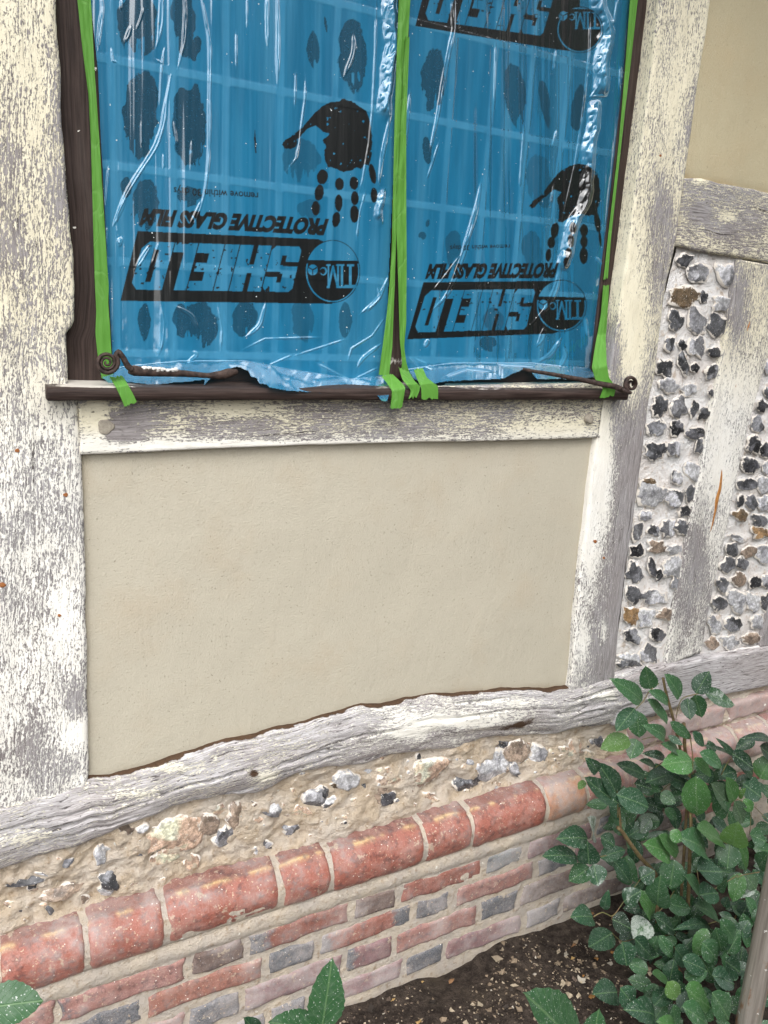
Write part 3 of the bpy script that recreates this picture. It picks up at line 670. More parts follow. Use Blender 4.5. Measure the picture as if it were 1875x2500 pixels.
COURSES = [
 [(-150, 0, PNK, (0, 0)), (16, 132, PNK, (0, 0)), (146, 451, PNK, (.5, 0)), (471, 594, BRN, (.15, .15)), (608, 853, RED, (1.0, .0)), (867, 967, BRN, (.4, 0)), (980, 1178, RED, (0, 0)), (1192, 1278, GRY, (.15, .15)), (1291, 1448, PUR, (0, 0)), (1462, 1540, BLU, (1, 1)), (1552, 1700, PUR, (0, 0)), (1712, 1790, RED, (0, 0)), (1800, 1930, RED, (0, 0))],
 [(-150, 145, PNK, (0, 0)), (166, 348, BLU, (.9, .9)), (366, 637, (.27, .11, .078), (0, .3)), (657, 769, BLU, (.5, .5)), (785, 1003, RED, (.7, 1.1)), (1019, 1097, BRN, (.6, .6)), (1116, 1304, PNK, (0, 0)), (1315, 1392, BLU, (1, 1)), (1404, 1560, PUR, (0, 0)), (1572, 1650, BRN, (0, 0)), (1660, 1800, RED, (0, 0))],
 [(100, 280, BLU, (.8, .8)), (296, 452, PNK, (0, 0)), (467, 582, BLU, (.9, .9)), (598, 836, PUR, (0, 0)), (851, 956, PUR, (.8, .2)), (969, 1166, PNK, (0, 0)), (1177, 1262, BLU, (.8, .8)), (1272, 1420, BRN, (0, .3)), (1432, 1510, BRN, (0, 0)), (1520, 1680, PUR, (0, 0))],
 [(420, 560, PUR, (0, 0)), (575, 648, BLU, (.5, .5)), (662, 747, BLU, (1, 1)), (760, 982, PUR, (0, .3)), (996, 1080, BLU, (.7, .7)), (1092, 1272, PUR, (0, 0)), (1287, 1366, BLU, (.8, .8)), (1378, 1540, BRN, (0, 0)), (1550, 1640, PUR, (0, 0))]]
mb = MB()
n, m = 220, 50
gx, gz = np.meshgrid(np.linspace(-.5, 2.9, n), np.linspace(-.12, .312, m), indexing='ij')
X = np.stack([gx, .0035+(fbm(gx*40, gz*40, 8, 4)-.5)*.006, gz], -1)
mb.add(X, grid_faces(n, m, flip=True), color=(1, 1, 1))
for c, row in enumerate(COURSES):
    zt, zb = ZC[c]
    for k, (u0, u1, t_, bu) in enumerate(row):
        zc = (zt+zb)/2
        brick(mb, xat(u0, zc, 0), xat(u1, zc, 0), zb, zt, 0.0, t_, bu, (.2, .32, .5, .6)[c]*(.6+.6*rng.random()), .1, seed=100*c+k)
tag(mb.build('brickwork', [M['joint'], M['brick']], PL), 'flemish bond red and blue brickwork hazed with lime')
# moulded bullnose course, one sub-part
mb = MB()
prof = np.array([(.060, .4035), (.046, .4025), (.030, .4012), (.018, .4000), (.0165, .3965), (.012, .394), (.003, .388), (-.006, .377), (-.012, .364), (-.014, .350), (-.012, .334), (-.008, .320), (-.001, .310), (.006, .306)])
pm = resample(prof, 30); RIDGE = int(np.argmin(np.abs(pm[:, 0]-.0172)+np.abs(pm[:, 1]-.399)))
JU = [(-380, RED), (-150, RED), (0, RED), (214, RED), (405, RED), (682, RED), (805, RED), (1031, RED), (1146, RED), (1326, (.33, .17, .09)), (1425, PNK), (1580, PNK), (1660, PNK), (1790, PNK), (1870, PNK), (1990, PNK)]
pts_x = [xat(u, .31, 0) for u, _ in JU]
for k in range(len(JU)-1):
    x0, x1 = pts_x[k]+.0045, pts_x[k+1]-.0045
    nn = max(10, int((x1-x0)/.008)); s = np.concatenate([[0, .004/(x1-x0)], np.linspace(.012/(x1-x0), 1-.012/(x1-x0), nn), [1-.004/(x1-x0), 1]])
    Xx = x0+(x1-x0)*s
    cy, cz = .03, .355
    endr = np.minimum(s, 1-s)*(x1-x0); sh = np.where(endr < .010, .006*(1-np.sqrt(1-(np.clip(1-endr/.010, 0, 1))**2*.98)), 0)
    Yy = pm[None, :, 0]+(cy-pm[None, :, 0])*(sh/.045)[:, None]; Zz = pm[None, :, 1]+(cz-pm[None, :, 1])*(sh/.045)[:, None]
    XX = np.broadcast_to(Xx[:, None], Yy.shape)
    arc = np.linspace(0, 1, 30)[None]+0*Yy
    dn = (fbm(XX*25, arc*5, 300+k, 4)-.5)*.007+rng.uniform(-.002, .002)
    X = np.stack([XX+(fbm(arc*6, arc*0, 400+k, 3)-.5)*.006, Yy+dn, Zz+dn*.6], -1)
    X = np.pad(X, ((1, 1), (0, 0), (0, 0)), mode='edge'); X[0, :, 1] += .02; X[-1, :, 1] += .02; X[0, :, 2] -= .01; X[-1, :, 2] -= .01
    N, K = X.shape[:2]
    shelf = np.broadcast_to((np.arange(30) <= RIDGE)[None], (N, K))
    tint = np.asarray(JU[k][1])*np.array([1.14, .98, .93])
    colr = np.where(shelf[..., None], np.asarray((.215, .095, .075)), tint)
    ln = np.exp(-((np.arange(30)[None]-RIDGE)/.9)**2)*sstep(.42, .6, fbm(X[..., 0]*40, X[..., 0]*0+k, 77, 3)); colr = colr*(1-ln[..., None])+ln[..., None]*np.array([.48, .31, .15])  # pale line tinted along the ridge in place of its crease highlight
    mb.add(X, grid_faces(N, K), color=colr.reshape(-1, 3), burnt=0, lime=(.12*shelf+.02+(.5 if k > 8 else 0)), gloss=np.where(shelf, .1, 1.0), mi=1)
# mortar behind and between the moulded bricks
pj = pm.copy(); pj[:, 0] += .0035; pj[:, 1] -= .0025
gx = np.linspace(pts_x[0], pts_x[-1], 260)
X = np.stack([np.broadcast_to(gx[:, None], (260, 30)), np.broadcast_to(pj[None, :, 0], (260, 30)), np.broadcast_to(pj[None, :, 1], (260, 30))], -1).copy()
X[..., 1] += (fbm(X[..., 0]*50, X[..., 2]*50, 12, 3)-.5)*.003
mb.add(X, grid_faces(260, 30), color=(1, 1, 1))
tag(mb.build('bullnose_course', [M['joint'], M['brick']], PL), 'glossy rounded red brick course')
# thick bed joint under the moulded course
mb = MB(); gx = np.linspace(-.5, 2.9, 260); e = np.linspace(0, 1, 7)
X = np.stack([gx[:, None]+0*e, -.002+.008*(2*e[None]-1)**2+0*gx[:, None], .262+.046*e[None]+0*gx[:, None]], -1)
X[..., 1] += (fbm(X[..., 0]*60, X[..., 2]*60, 21, 4)-.5)*.008; X[..., 2] += (fbm(X[..., 0]*40, e[None]+0*X[..., 0], 22, 3)-.5)*.008
mb.add(X, grid_faces(260, 7, flip=True), color=(1, 1, 1)); mb.build('bed_joint', M['joint'], PL)

# rubble footing between the sill beam and the moulded bricks
SHB = [(u_, float(PR(np.array([xat(u_, .4035, .057), .057, .4035]))[1])) for u_ in (-420, -200, 0, 200, 370, 579, 770, 982, 1090, 1271, 1400, 1500, 1700, 1900)]
a, b = match_u([(p[0], p[1]-24) for p in BB]+[(1900, 1640)], [(p[0], p[1]+12) for p in SHB], 330)
e = np.linspace(0, 1, 60)
px = a[:, None]*(1-e)[None, :, None]+b[:, None]*e[None, :, None]
yy = .068-.016*e[None]**1.3+0*px[..., 0]
X = P(px, yy)
X[..., 1] += (fbm(X[..., 0]*14, X[..., 2]*14, 81, 5)-.5)*.040+(np.abs(fbm(X[..., 0]*26, X[..., 2]*26, 82, 4)-.5))*.03-.006+(fbm(X[..., 0]*75, X[..., 2]*75, 83, 3)-.5)*.010
RS = [(t[0]*.482+100, t[1]*.482+1600, t[2]*.482, t[3]*.482, t[4], t[5]) for t in
      [(985, 820, 44, 78, 'n', .02), (1170, 780, 58, 38, 'g', .008), (1390, 720, 66, 52, 'g', .026), (1435, 690, 26, 26, 'k', .028), (1435, 830, 36, 34, 'g', .016), (1270, 880, 42, 30, 'd', .014), (1545, 630, 66, 50, 'l', .026),
       (1140, 985, 34, 32, 'k', .012), (300, 1015, 36, 34, 'l', .016), (120, 1190, 110, 34, 'n', .03), (345, 1130, 60, 46, 'd', .03), (330, 1180, 46, 36, 'l', .03), (20, 1105, 56, 22, 'g', .02), (130, 1045, 36, 22, 'd', .01),
       (700, 900, 150, 90, 'p', .02), (850, 860, 60, 60, 'n', .014), (640, 1010, 80, 40, 'p', .01), (560, 930, 110, 60, 'p', .014), (940, 920, 60, 60, 'g', .010), (1330, 790, 40, 26, 'p', .02)]]
RS += [(t[0]*.482+700, t[1]*.482+1600, t[2]*.482, t[3]*.482, t[4], t[5]) for t in
       [(480, 690, 78, 72, 'n', .022), (510, 715, 46, 40, 'k', .026), (640, 720, 46, 30, 'k', .016), (720, 720, 40, 30, 'p', .012), (893, 640, 54, 54, 'd', .022), (1040, 570, 92, 78, 'l', .028), (890, 540, 60, 26, 'l', .014), (1150, 575, 22, 36, 'g', .018),
        (1275, 500, 40, 52, 'g', .018), (1170, 490, 60, 60, 'n', .012), (700, 590, 130, 56, 'p', .016), (280, 650, 70, 34, 'b', .01), (1440, 500, 110, 60, 'p', .016), (1580, 440, 26, 30, 'd', .018), (320, 790, 50, 30, 'p', .01), (60, 780, 40, 26, 'p', .016)]]
RS += [(128, 2218, 22, 24, 'd', .026), (60, 2150, 60, 10, 'd', .014), (130, 2185, 26, 20, 'n', .02)]
mb = MB(); mb.add(X, grid_faces(330, 60), color=(1, 1, 1))
for u, v, ru, rv, c, pr in RS:
    stone(mb, u, v, ru*1.05, rv*1.05, .060, np.asarray(TN[c])*1.1, pr*.62+.006, .42, rng.uniform(-.5, .1))
for _ in range(260):                                       # small grit in the mortar
    i_, j_ = rng.integers(4, 300), rng.integers(6, 54); u, v = px[i_, j_]
    k = rng.choice(['n', 'p', 'l', 'd', 'p']); s = 2.5+7*rng.random()**2.2
    stone(mb, u, v, s, s*rng.uniform(.5, .9), float(X[i_, j_, 1])+.002, TN[k], .0009+s*.0004, .6, rng.uniform(-.6, .2))
for _ in range(60):                                        # chunks sunk in it
    i_, j_ = rng.integers(4, 290), rng.integers(8, 52); u, v = px[i_, j_]; s = rng.uniform(9, 26)
    stone(mb, u, v, s, s*rng.uniform(.45, .85), float(X[i_, j_, 1])+.002, np.asarray(TN[rng.choice(['n', 'p', 'l', 'g', 'p', 'd'])])*rng.uniform(.8, 1.3), rng.uniform(.004, .009), .5, rng.uniform(-.7, .1))
tag(mb.build('rubble_footing', [M['rubble'], M['flint']], HOUSE), 'band of flint rubble in tan mortar')
# bricks that fill this band further right
mb = MB()
for k, (u0, u1, t_) in enumerate([(1540, 1640, PNK), (1650, 1770, PNK), (1782, 1905, RED), (1915, 2040, PNK)]):
    brick(mb, xat(u0, .43, .04), xat(u1, .43, .04), .412, .468, .040, t_, (0, 0), .9, .1, seed=900+k)
mb.build('brick_filling', [M['joint'], M['brick']], HOUSE)

# solid wall behind the skins
mb = MB()
mb.box(-.9, 3.4, .17, .30, -.1, .62); mb.box(-.9, .16, .17, .30, .62, 2.35); mb.box(1.42, 3.4, .17, .30, .62, 2.35); mb.box(.16, 1.42, .17, .30, .62, 1.28)
mb.box(-.9, 3.4, .12, .30, 2.35, 2.9)
mb.build('wall_core', M['joint'], HOUSE, False)
mb = MB(); mb.box(.0, 1.6, 1.2, 1.22, .8, 2.5); mb.build('room', M['room'], HOUSE, False)
# jettied eave above the picture
mb = MB(); mb.box(-1.2, 3.6, -.30, .18, 2.72, 2.77)
for k in range(13): mb.box(-1.0+k*.38, -.9+k*.38, -.28, .15, 2.60, 2.72)
mb.box(-1.2, 3.6, -.33, -.30, 2.66, 2.85)
mb.build('eave', M['dark'], HOUSE, False)

# ------------------------------------------------------------------ window
Yj, Yfilm = .088, .094
def quadstrip(name, A, B, y, depth, mat, parent, **k): 
    a, b = match(A, B); return timber(name, a, b, y, depth, mat, parent, **k)
WIN = quadstrip('window', [(124, -330), (132, 0), (140, 150), (147, 300), (156, 430), (164, 500), (171, 600), (175, 700), (168, 800), (156, 830), (160, 950)],
                [(170, -330), (222, 0), (240, 174), (247, 347), (258, 540), (266, 711), (274, 846), (276, 950)], Yj, .06, M['dark'], HOUSE, m=12, r=.004, wob=.0006, seed=11,
                white=lambda px: .25*np.exp(-((px[..., 1]-890)/60)**2))
tag(WIN, 'dark oak window frame')
quadstrip('jamb', [(1570, -230), (1545, 0), (1523, 215), (1499, 430), (1474, 640), (1450, 850), (1438, 960)], [(1625, -230), (1592, 0), (1567, 215), (1543, 430), (1516, 640), (1492, 850), (1478, 960)], Yj, .06, M['dark'], WIN, m=10, r=.004, wob=.0006, seed=12)
quadstrip('mullion', [(958, -230), (974, 0), (962, 480), (952, 860), (948, 925)], [(1018, -230), (1003, 0), (992, 480), (990, 860), (990, 925)], Yj+.004, .06, M['dark'], WIN, m=8, r=.006, wob=.0004, seed=13,
          white=lambda px: .5*np.exp(-((px[..., 1]-880)/22)**2))
# sill: front face, nosing and top
mb = MB()
zs0 = float(P(np.array([700., 942.]), .018)[2]); zs1 = float(P(np.array([700., 979.]), .018)[2])
xl, xr = float(P(np.array([117., 960.]), .018)[0]), float(P(np.array([1536., 955.]), .018)[0])
sp = np.array([(.13, 0), (.09, -.002), (.05, -.004), (.026, -.005), (.020, -.007), (.018, -.011), (.018, (zs1-zs0)*.6), (.0185, zs1-zs0+.004), (.022, zs1-zs0), (.06, zs1-zs0+.001), (.10, zs1-zs0+.002)])
gx = np.concatenate([[xl, xl+.002], np.linspace(xl+.006, xr-.006, 260), [xr-.002, xr]])
kk = len(sp); X = np.zeros((len(gx)+2, kk, 3))
gxx = np.concatenate([[xl], gx, [xr]])
sl = (gxx-xl)/(xr-xl)
X[..., 0] = gxx[:, None]; X[..., 1] = sp[None, :, 0]; X[..., 2] = zs0+sp[None, :, 1]-(.004*(sl-.5))[:, None]+.0035*np.sin(math.pi*sl)[:, None]*0
X[..., 1] += (fbm(gxx[:, None]*30, np.arange(kk)[None]*.7+0*gxx[:, None], 51, 4)-.5)*.003
X[..., 2] += (fbm(gxx[:, None]*26, np.arange(kk)[None]*.7+0*gxx[:, None], 52, 4)-.5)*.003
X[0, :, 1] = np.maximum(X[0, :, 1], .06); X[-1, :, 1] = np.maximum(X[-1, :, 1], .06); X[0, :, 2] = zs0-.02; X[-1, :, 2] = zs0-.02
cum = np.concatenate([[0], np.cumsum(np.linalg.norm(np.diff(sp, axis=0), axis=1))])
uvs = np.stack([np.broadcast_to(gxx[:, None], X.shape[:2]), np.broadcast_to(cum[None], X.shape[:2])], -1)
top = (np.arange(kk) < 4)[None]*1.0
pu = PR(X)[..., 0]
du = top*(.22+.75*np.exp(-((pu-230)/90)**2)+.35*np.exp(-((pu-960)/50)**2)+.25*np.exp(-((pu-1180)/120)**2))
mb.add(X, grid_faces(len(gxx), kk), color=(1, 1, 1), uv=uvs, white=du)
tag(mb.build('sill', M['dark'], WIN), 'dusty dark oak window sill')
# bottom member of the frame behind the films
mb = MB(); mb.box(xl+.05, xr-.03, Yj+.02, .14, zs0-.02, zs0+.035); mb.build('bottom_rail', M['dark'], WIN, False)
# glass and lead cames behind the film
CAMES_X = [(.275, .369, .457, .553, .654), (.894, .987, 1.078, 1.17)]; CAMES_Z = (1.406, 1.552, 1.697, 1.849, 2.003, 2.155, 2.306)
gl0 = [float(P(np.array([u, 500.]), .125)[0]) for u in (190, 985, 1560)]
for k in (0, 1):
    mb = MB(); mb.box(gl0[k], gl0[k+1], .125, .129, zs0+.02, 2.4); mb.build('glass', M['glass'], WIN, False)
    mb = MB(); x0, x1 = gl0[k], gl0[k+1]
    for x in CAMES_X[k]: mb.box(x-.0045, x+.0045, .1165, .1245, zs0+.02, 2.4)
    for z in CAMES_Z:
        mb.box(x0, x1, .1155, .1235, z-.0055, z+.0055)
        for x in CAMES_X[k]: mb.box(x-.008, x+.008, .1140, .1160, z-.008, z+.008)
    mb.build('lead_cames', M['lead'], WIN, False)

# ------------------------------------------------------------------ films: print, contact marks and folds on fine sheets
STEP = 1.6
class Sheet:
    def __init__(s, u0, u1, v0, v1):
        s.u = np.arange(u0, u1+.1, STEP); s.v = np.arange(v0, v1+.1, STEP)
        s.U, s.V = np.meshgrid(s.u, s.v, indexing='ij')
        s.ss = 2
        s.fu = np.arange(u0, u1+STEP, STEP/2); s.fv = np.arange(v0, v1+STEP, STEP/2)
        s.ink = np.zeros((len(s.fu), len(s.fv))); s.con = np.zeros_like(s.U); s.dy = np.zeros_like(s.U); s.cr = np.zeros_like(s.U)
    def poly(s, pts, val=1.0, keep=None):
        pts = np.asarray(pts, float); u0, v0 = pts.min(0); u1, v1 = pts.max(0)
        i0, i1 = np.searchsorted(s.fu, [u0-1, u1+1]); j0, j1 = np.searchsorted(s.fv, [v0-1, v1+1])
        if i1 <= i0 or j1 <= j0: return
        U, V = s.fu[i0:i1, None], s.fv[None, j0:j1]; ins = np.zeros((i1-i0, j1-j0), bool)
        for (a, b), (c, d) in zip(pts, np.roll(pts, -1, 0)):
            if b == d: continue
            ins ^= ((b > V) != (d > V)) & (U < (c-a)*(V-b)/(d-b)+a)
        if keep is not None: ins &= keep(U+0*V, V+0*U)
        s.ink[i0:i1, j0:j1][ins] = val
    def ell(s, u, v, ru, rv, val=1.0, rot=0.0, n=40, jag=0.0):
        th = np.linspace(0, 2*math.pi, n, endpoint=False); r = 1+jag*rng.uniform(-1, 1, n)
        x, y = ru*r*np.cos(th), rv*r*np.sin(th); c, q = math.cos(rot), math.sin(rot)
        s.poly(np.stack([u+x*c-y*q, v+x*q+y*c], -1), val)
    def quad(s, q):
        q = np.asarray(q, float)     # TL TR BR BL in the photo; text is printed upside down
        def f(p):
            p = np.asarray(p, float); x, y = 1-p[..., 0:1], p[..., 1:2]
            return (q[0]*(1-x)+q[1]*x)*(1-y)+(q[3]*(1-x)+q[2]*x)*y
        return f
    def text(s, body, q, bold=0.0, val=1.0, jag=0.0):
        T = text_tris(body, bold); f = s.quad(q)
        for tri in T: s.poly(f(tri), val)
    def fold(s, pts, w, amp=1.0, pair=True):
        pts = np.asarray(pts, float)
        if w >= 4.2 and pair:                              # a wide fold shows as two thin lips with a pale flat between
            pts = smooth_line(pts, max(8, len(pts)*4), 2)
            d = np.gradient(pts, axis=0); nrm = np.stack([d[:, 1], -d[:, 0]], -1); nrm /= np.linalg.norm(nrm, axis=1, keepdims=True)+1e-9
            k = np.sin(np.linspace(.15, math.pi-.05, len(pts)))[:, None]*w*.62*(.7+.6*fbm(np.arange(len(pts))*.35, 0*d[:, 0]+w, 9, 2))[:, None]
            s.fold(pts+nrm*k, w*.55, amp, False); s.fold(pts-nrm*k, w*.42, amp*.8, False); s.fold(pts, w*1.15, .22, False); return
        sg = max(1.9, w*.42)
        u0, v0 = pts.min(0)-4*sg; u1, v1 = pts.max(0)+4*sg
        i0, i1 = np.searchsorted(s.u, [u0, u1]); j0, j1 = np.searchsorted(s.v, [v0, v1])
        if i1-i0 < 2 or j1-j0 < 2: return
        U, V = s.U[i0:i1, j0:j1], s.V[i0:i1, j0:j1]; best = np.full(U.shape, 1e9); tt = np.zeros(U.shape)
        L = np.concatenate([[0], np.cumsum(np.linalg.norm(np.diff(pts, axis=0), axis=1))])
        for k in range(len(pts)-1):
            a, b = pts[k], pts[k+1]; d = b-a; l2 = d@d+1e-9
            t = np.clip(((U-a[0])*d[0]+(V-a[1])*d[1])/l2, 0, 1)
            D = np.hypot(U-a[0]-t*d[0], V-a[1]-t*d[1]); m_ = D < best
            best[m_] = D[m_]; tt[m_] = ((L[k]+t*math.sqrt(l2))/L[-1])[m_]
        taper = np.clip(np.sin(np.pi*np.clip(tt, .02, .98))*1.9, .15, 1)
        taper = taper*(.45+.95*fbm(tt*L[-1]/38, 0*tt+L[-1], 33, 3))
        sg2 = sg*(.55+.45*taper)
        g = np.exp(-(best/sg2)**2)
        s.dy[i0:i1, j0:j1] -= g*taper*amp*sg*.00085
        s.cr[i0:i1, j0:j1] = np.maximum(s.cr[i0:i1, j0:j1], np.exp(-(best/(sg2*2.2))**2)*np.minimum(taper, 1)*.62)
    def crinkle(s, pts, w, slope):
        pts = smooth_line(pts, 40, 2)
        d = np.full(s.U.shape, 1e9); sg = np.zeros_like(d)
        i0, i1 = np.searchsorted(s.u, [pts[:, 0].min()-4*w, pts[:, 0].max()+4*w]); U, V = s.U[i0:i1], s.V[i0:i1]
        c = np.interp(V, pts[:, 1], pts[:, 0]); x = (U-c)/w+(fbm(V/50, U*0, 95, 3)-.5)*.7
        on = sstep(pts[0, 1]-10, pts[0, 1]+25, V)*sstep(pts[-1, 1]+10, pts[-1, 1]-30, V)
        saw = sstep(-1.1, -.9, x)*np.clip((x+1)/1.7, 0, 1)*np.clip((1.15-x)/.45, 0, 1)
        amp = slope*1.7*w*.00078*(.55+.9*fbm(V/60, U*0+3, 96, 2))
        wr = np.abs(fbm(U/15+V/60, V/24, 91, 2)-.5)*2
        s.dy[i0:i1] -= on*(saw*amp+np.exp(-x*x)*.0045*wr)
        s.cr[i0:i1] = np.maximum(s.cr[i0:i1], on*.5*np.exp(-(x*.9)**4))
    def contact(s, u, v, ru, rv, rot=0.0, a=1.0, seed=0):
        c, q = math.cos(rot), math.sin(rot)
        x = ((s.U-u)*c+(s.V-v)*q)/ru; y = (-(s.U-u)*q+(s.V-v)*c)/rv
        d = np.sqrt(x*x+y*y*np.where(y > 0, .9, 1.1))+(fbm(s.U/20, s.V/30, seed+200, 4)-.5)*.62
        slit = fbm(s.U/7, s.V/60, seed+77, 3)
        d = d+sstep(.1, 1.0, y)*sstep(.55, .75, slit)*.9
        s.con = np.maximum(s.con, a*sstep(1.03, .97, d))
    def build(s, name, outline, label, group, seed, yfun):
        U, V = s.U, s.V
        z = fbm(U/34, V/900, seed, 3)+.5*fbm(U/13, V/420, seed+3, 3)
        W_ = P(np.stack([U, V], -1), np.full(U.shape, .118)); sd_ = 0 if U.min() < 600 else 1
        jt = (fbm(W_[..., 2]*9, U*0+seed, seed+40, 3)-.5)*.004
        bx = sum(np.exp(-np.clip((np.abs(W_[..., 0]+jt-x)-.0045)/.0022, 0, 9)**2) for x in CAMES_X[sd_])
        bz = sum(np.exp(-np.clip((np.abs(W_[..., 2]-z_)-.0045)/.0022, 0, 9)**2) for z_ in CAMES_Z)
        s.band = np.clip(bx*.75+bz, 0, 1)*(.45+.9*fbm(U/45, V/45, seed+41, 3))
        s.dy -= .00035*np.clip(bx+bz, 0, 1)
        s.con *= 1-.9*np.clip(bz, 0, 1)
        s.dy -= .0024*(z-.7)
        s.dy -= .0035*(fbm(U/110, V/300, seed+6, 2)-.5)
        s.dy -= .0016*(fbm(U/40, V/60, seed+8, 3)-.5)*sstep(700, 900, V)*2.2
        X = P(np.stack([U, V], -1), yfun(U, V)+s.dy)
        o = np.asarray(outline, float)
        jj = (fbm(U/6, V/6, seed+20, 3)-.5)*4*sstep(860, 900, V)
        cu = .25*(U[:-1, :-1]+U[1:, :-1]+U[1:, 1:]+U[:-1, 1:]); cv = .25*(V[:-1, :-1]+V[1:, :-1]+V[1:, 1:]+V[:-1, 1:])+jj[:-1, :-1]
        ins = np.zeros(cu.shape, bool)
        for (a, b), (c, d) in zip(o, np.roll(o, -1, 0)):
            if b == d: continue
            ins ^= ((b > cv) != (d > cv)) & (cu < (c-a)*(cv-b)/(d-b)+a)
        ik = s.ink
        Ink = ik[0::2, 0::2][:U.shape[0], :U.shape[1]]*.4
        for a, b, w in ((1, 0, .2), (0, 1, .2), (1, 1, .2)):
            q = ik[a::2, b::2]; pad = np.zeros_like(Ink); h, g = min(q.shape[0], U.shape[0]), min(q.shape[1], U.shape[1]); pad[:h, :g] = q[:h, :g]; Ink = Ink+w*pad
        f = grid_faces(U.shape[0], U.shape[1], ins, flip=True)
        used = np.unique(f); remap = np.full(U.size, -1, np.int64); remap[used] = np.arange(len(used))
        ob = mesh_obj(name, X.reshape(-1, 3)[used], remap[f], M['film'], None, True, None,
                      {'ink': Ink.ravel()[used], 'contact': s.con.ravel()[used], 'crease': s.cr.ravel()[used], 'band': s.band.ravel()[used]})
        return tag(ob, label, 'film', group)
def text_tris(body, bold):
    cu = bpy.data.curves.new('lettering', 'FONT'); cu.body = body; cu.size = 1.0; cu.offset = bold; cu.resolution_u = 4
    o = bpy.data.objects.new('lettering', cu); col.objects.link(o)
    bpy.context.view_layer.update()
    dg = bpy.context.evaluated_depsgraph_get(); me = o.evaluated_get(dg).to_mesh(); me.calc_loop_triangles()
    V = np.array([v.co[:2] for v in me.vertices]); T = np.array([t.vertices[:] for t in me.loop_triangles])
    o.evaluated_get(dg).to_mesh_clear(); bpy.data.objects.remove(o); bpy.data.curves.remove(cu)
    x0, x1 = V[:, 0].min(), V[:, 0].max(); cap = .72
    V = np.stack([(V[:, 0]-x0)/(x1-x0), V[:, 1]/cap], -1)
    return V[T]
def R_(x0, y0, x1, y1): return [(x0, y0), (x1, y0), (x1, y1), (x0, y1)]
def shield(s, q, val_bg):
    """heavy sloping capitals knocked out of the black banner"""
    f = s.quad(q)
    widths = [('S', .185), ('H', .195), ('I', .088), ('E', .158), ('L', .142), ('D', .195)]
    x = 0.0; g = (1-sum(w for _, w in widths))/5
    nz = lambda U, V: fbm(U/9, V/9, 501, 3) < .75
    for ch, w in widths:
        T = lambda L: f(np.array([(x+a*w, b) for a, b in L]))
        box = lambda a, b, c, d, v: s.poly(T(R_(a, b, c, d)), v, None if v else nz)
        if ch in 'SD':
            L = [(0, .08), (.1, 0), (.88, 0), (1, .1), (1, .9), (.88, 1), (.1, 1), (0, .92)] if ch == 'S' else [(0, 0), (.8, 0), (1, .14), (1, .86), (.8, 1), (0, 1)]
            s.poly(T(L), 0.0, nz)
        if ch == 'S':
            box(.44, .60, .60, .80, 1); box(.44, .20, .60, .42, 1); box(.55, .56, 1.05, .68, 1); box(-.05, .34, .5, .44, 1)
        if ch == 'D': box(.42, .16, .60, .84, 1)
        if ch == 'I': box(0, 0, 1, 1, 0)
        if ch == 'H': box(0, 0, .42, 1, 0); box(.58, 0, 1, 1, 0); box(.4, .42, .6, .6, 0)
        if ch == 'E': box(0, 0, .5, 1, 0); box(.4, 0, 1, .2, 0); box(.4, .8, 1, 1, 0); box(.4, .41, .92, .6, 0)
        if ch == 'L': box(0, 0, .52, 1, 0); box(.4, 0, 1, .2, 0)
        x += w+g
def label(s, banner, circ, sh, prot, rem, split):
    s.poly(banner)
    cu, cv, ru, rv = circ
    s.ell(cu, cv, ru, rv, 1.0, 0, 60)
    s.ell(cu, cv, ru-2.2, rv-2.2, 0.0, 0, 60)
    th = np.linspace(0, 2*math.pi, 90)
    low = [(cu+(ru-2.2)*math.cos(a), cv+(rv-2.2)*math.sin(a)) for a in th]
    s.poly(low, 1.0, lambda U, V: V > split+(U-cu)*.02)
    # ring of bare film round the black part
    ring = [(cu+(ru-4.5)*math.cos(a), cv+(rv-4.5)*math.sin(a)) for a in th]
    s.poly(low, 0.0, lambda U, V: (V > split+8) & (((U-cu)/(ru-5))**2+((V-cv)/(rv-5))**2 > 1))
    k = ru/67.5; B = lambda L: [(cu+(x-812.5)*k, split+(y-636)*k*rv/ru*67.5/77*1.08) for x, y in L]
    e = .3858; c = lambda L: B([(500+x*e, 480+y*e) for x, y in L])
    for L in (R_(884, 548, 962, 565), R_(914, 432, 930, 560), R_(900, 428, 946, 438),
              R_(862, 432, 876, 562), R_(854, 428, 884, 437), R_(854, 556, 884, 565),
              R_(838, 432, 850, 562), R_(832, 428, 856, 437), R_(778, 432, 787, 562), R_(770, 428, 797, 437), R_(772, 555, 792, 565), R_(832, 555, 856, 565),
              [(850, 565), (836, 565), (806, 440), (816, 432)], [(776, 565), (790, 565), (818, 440), (808, 432)]):
        s.poly(c(L), 0.0)
    o_ = c([(752, 468), (684, 460)])
    s.ell(o_[0][0], o_[0][1], 8.5*k, 10*k, 0.0); s.ell(o_[0][0]-1.5*k, o_[0][1], 6*k, 7.6*k, 1.0); s.poly([(o_[0][0]-9*k, o_[0][1]-4*k), (o_[0][0]-3*k, o_[0][1]-3*k), (o_[0][0]-3*k, o_[0][1]+3*k), (o_[0][0]-9*k, o_[0][1]+4*k)], 1.0)
    s.ell(o_[1][0], o_[1][1], 12*k, 13*k, 0.0); 
    for a in (90, 210, 330):
        A = math.radians(a); dx, dy = math.cos(A), math.sin(A); px_, py_ = -dy*1.6*k, dx*1.6*k; X0, Y0 = o_[1]
        s.poly([(X0+px_, Y0+py_), (X0+dx*12*k+px_, Y0+dy*12*k+py_), (X0+dx*12*k-px_, Y0+dy*12*k-py_), (X0-px_, Y0-py_)], 1.0)
    shield(s, sh, 1.0)
    if prot is not None: s.text('PROTECTIVE GLASS FILM', prot, .070)
    if rem is not None: s.text('remove within 30 days', rem, .022)
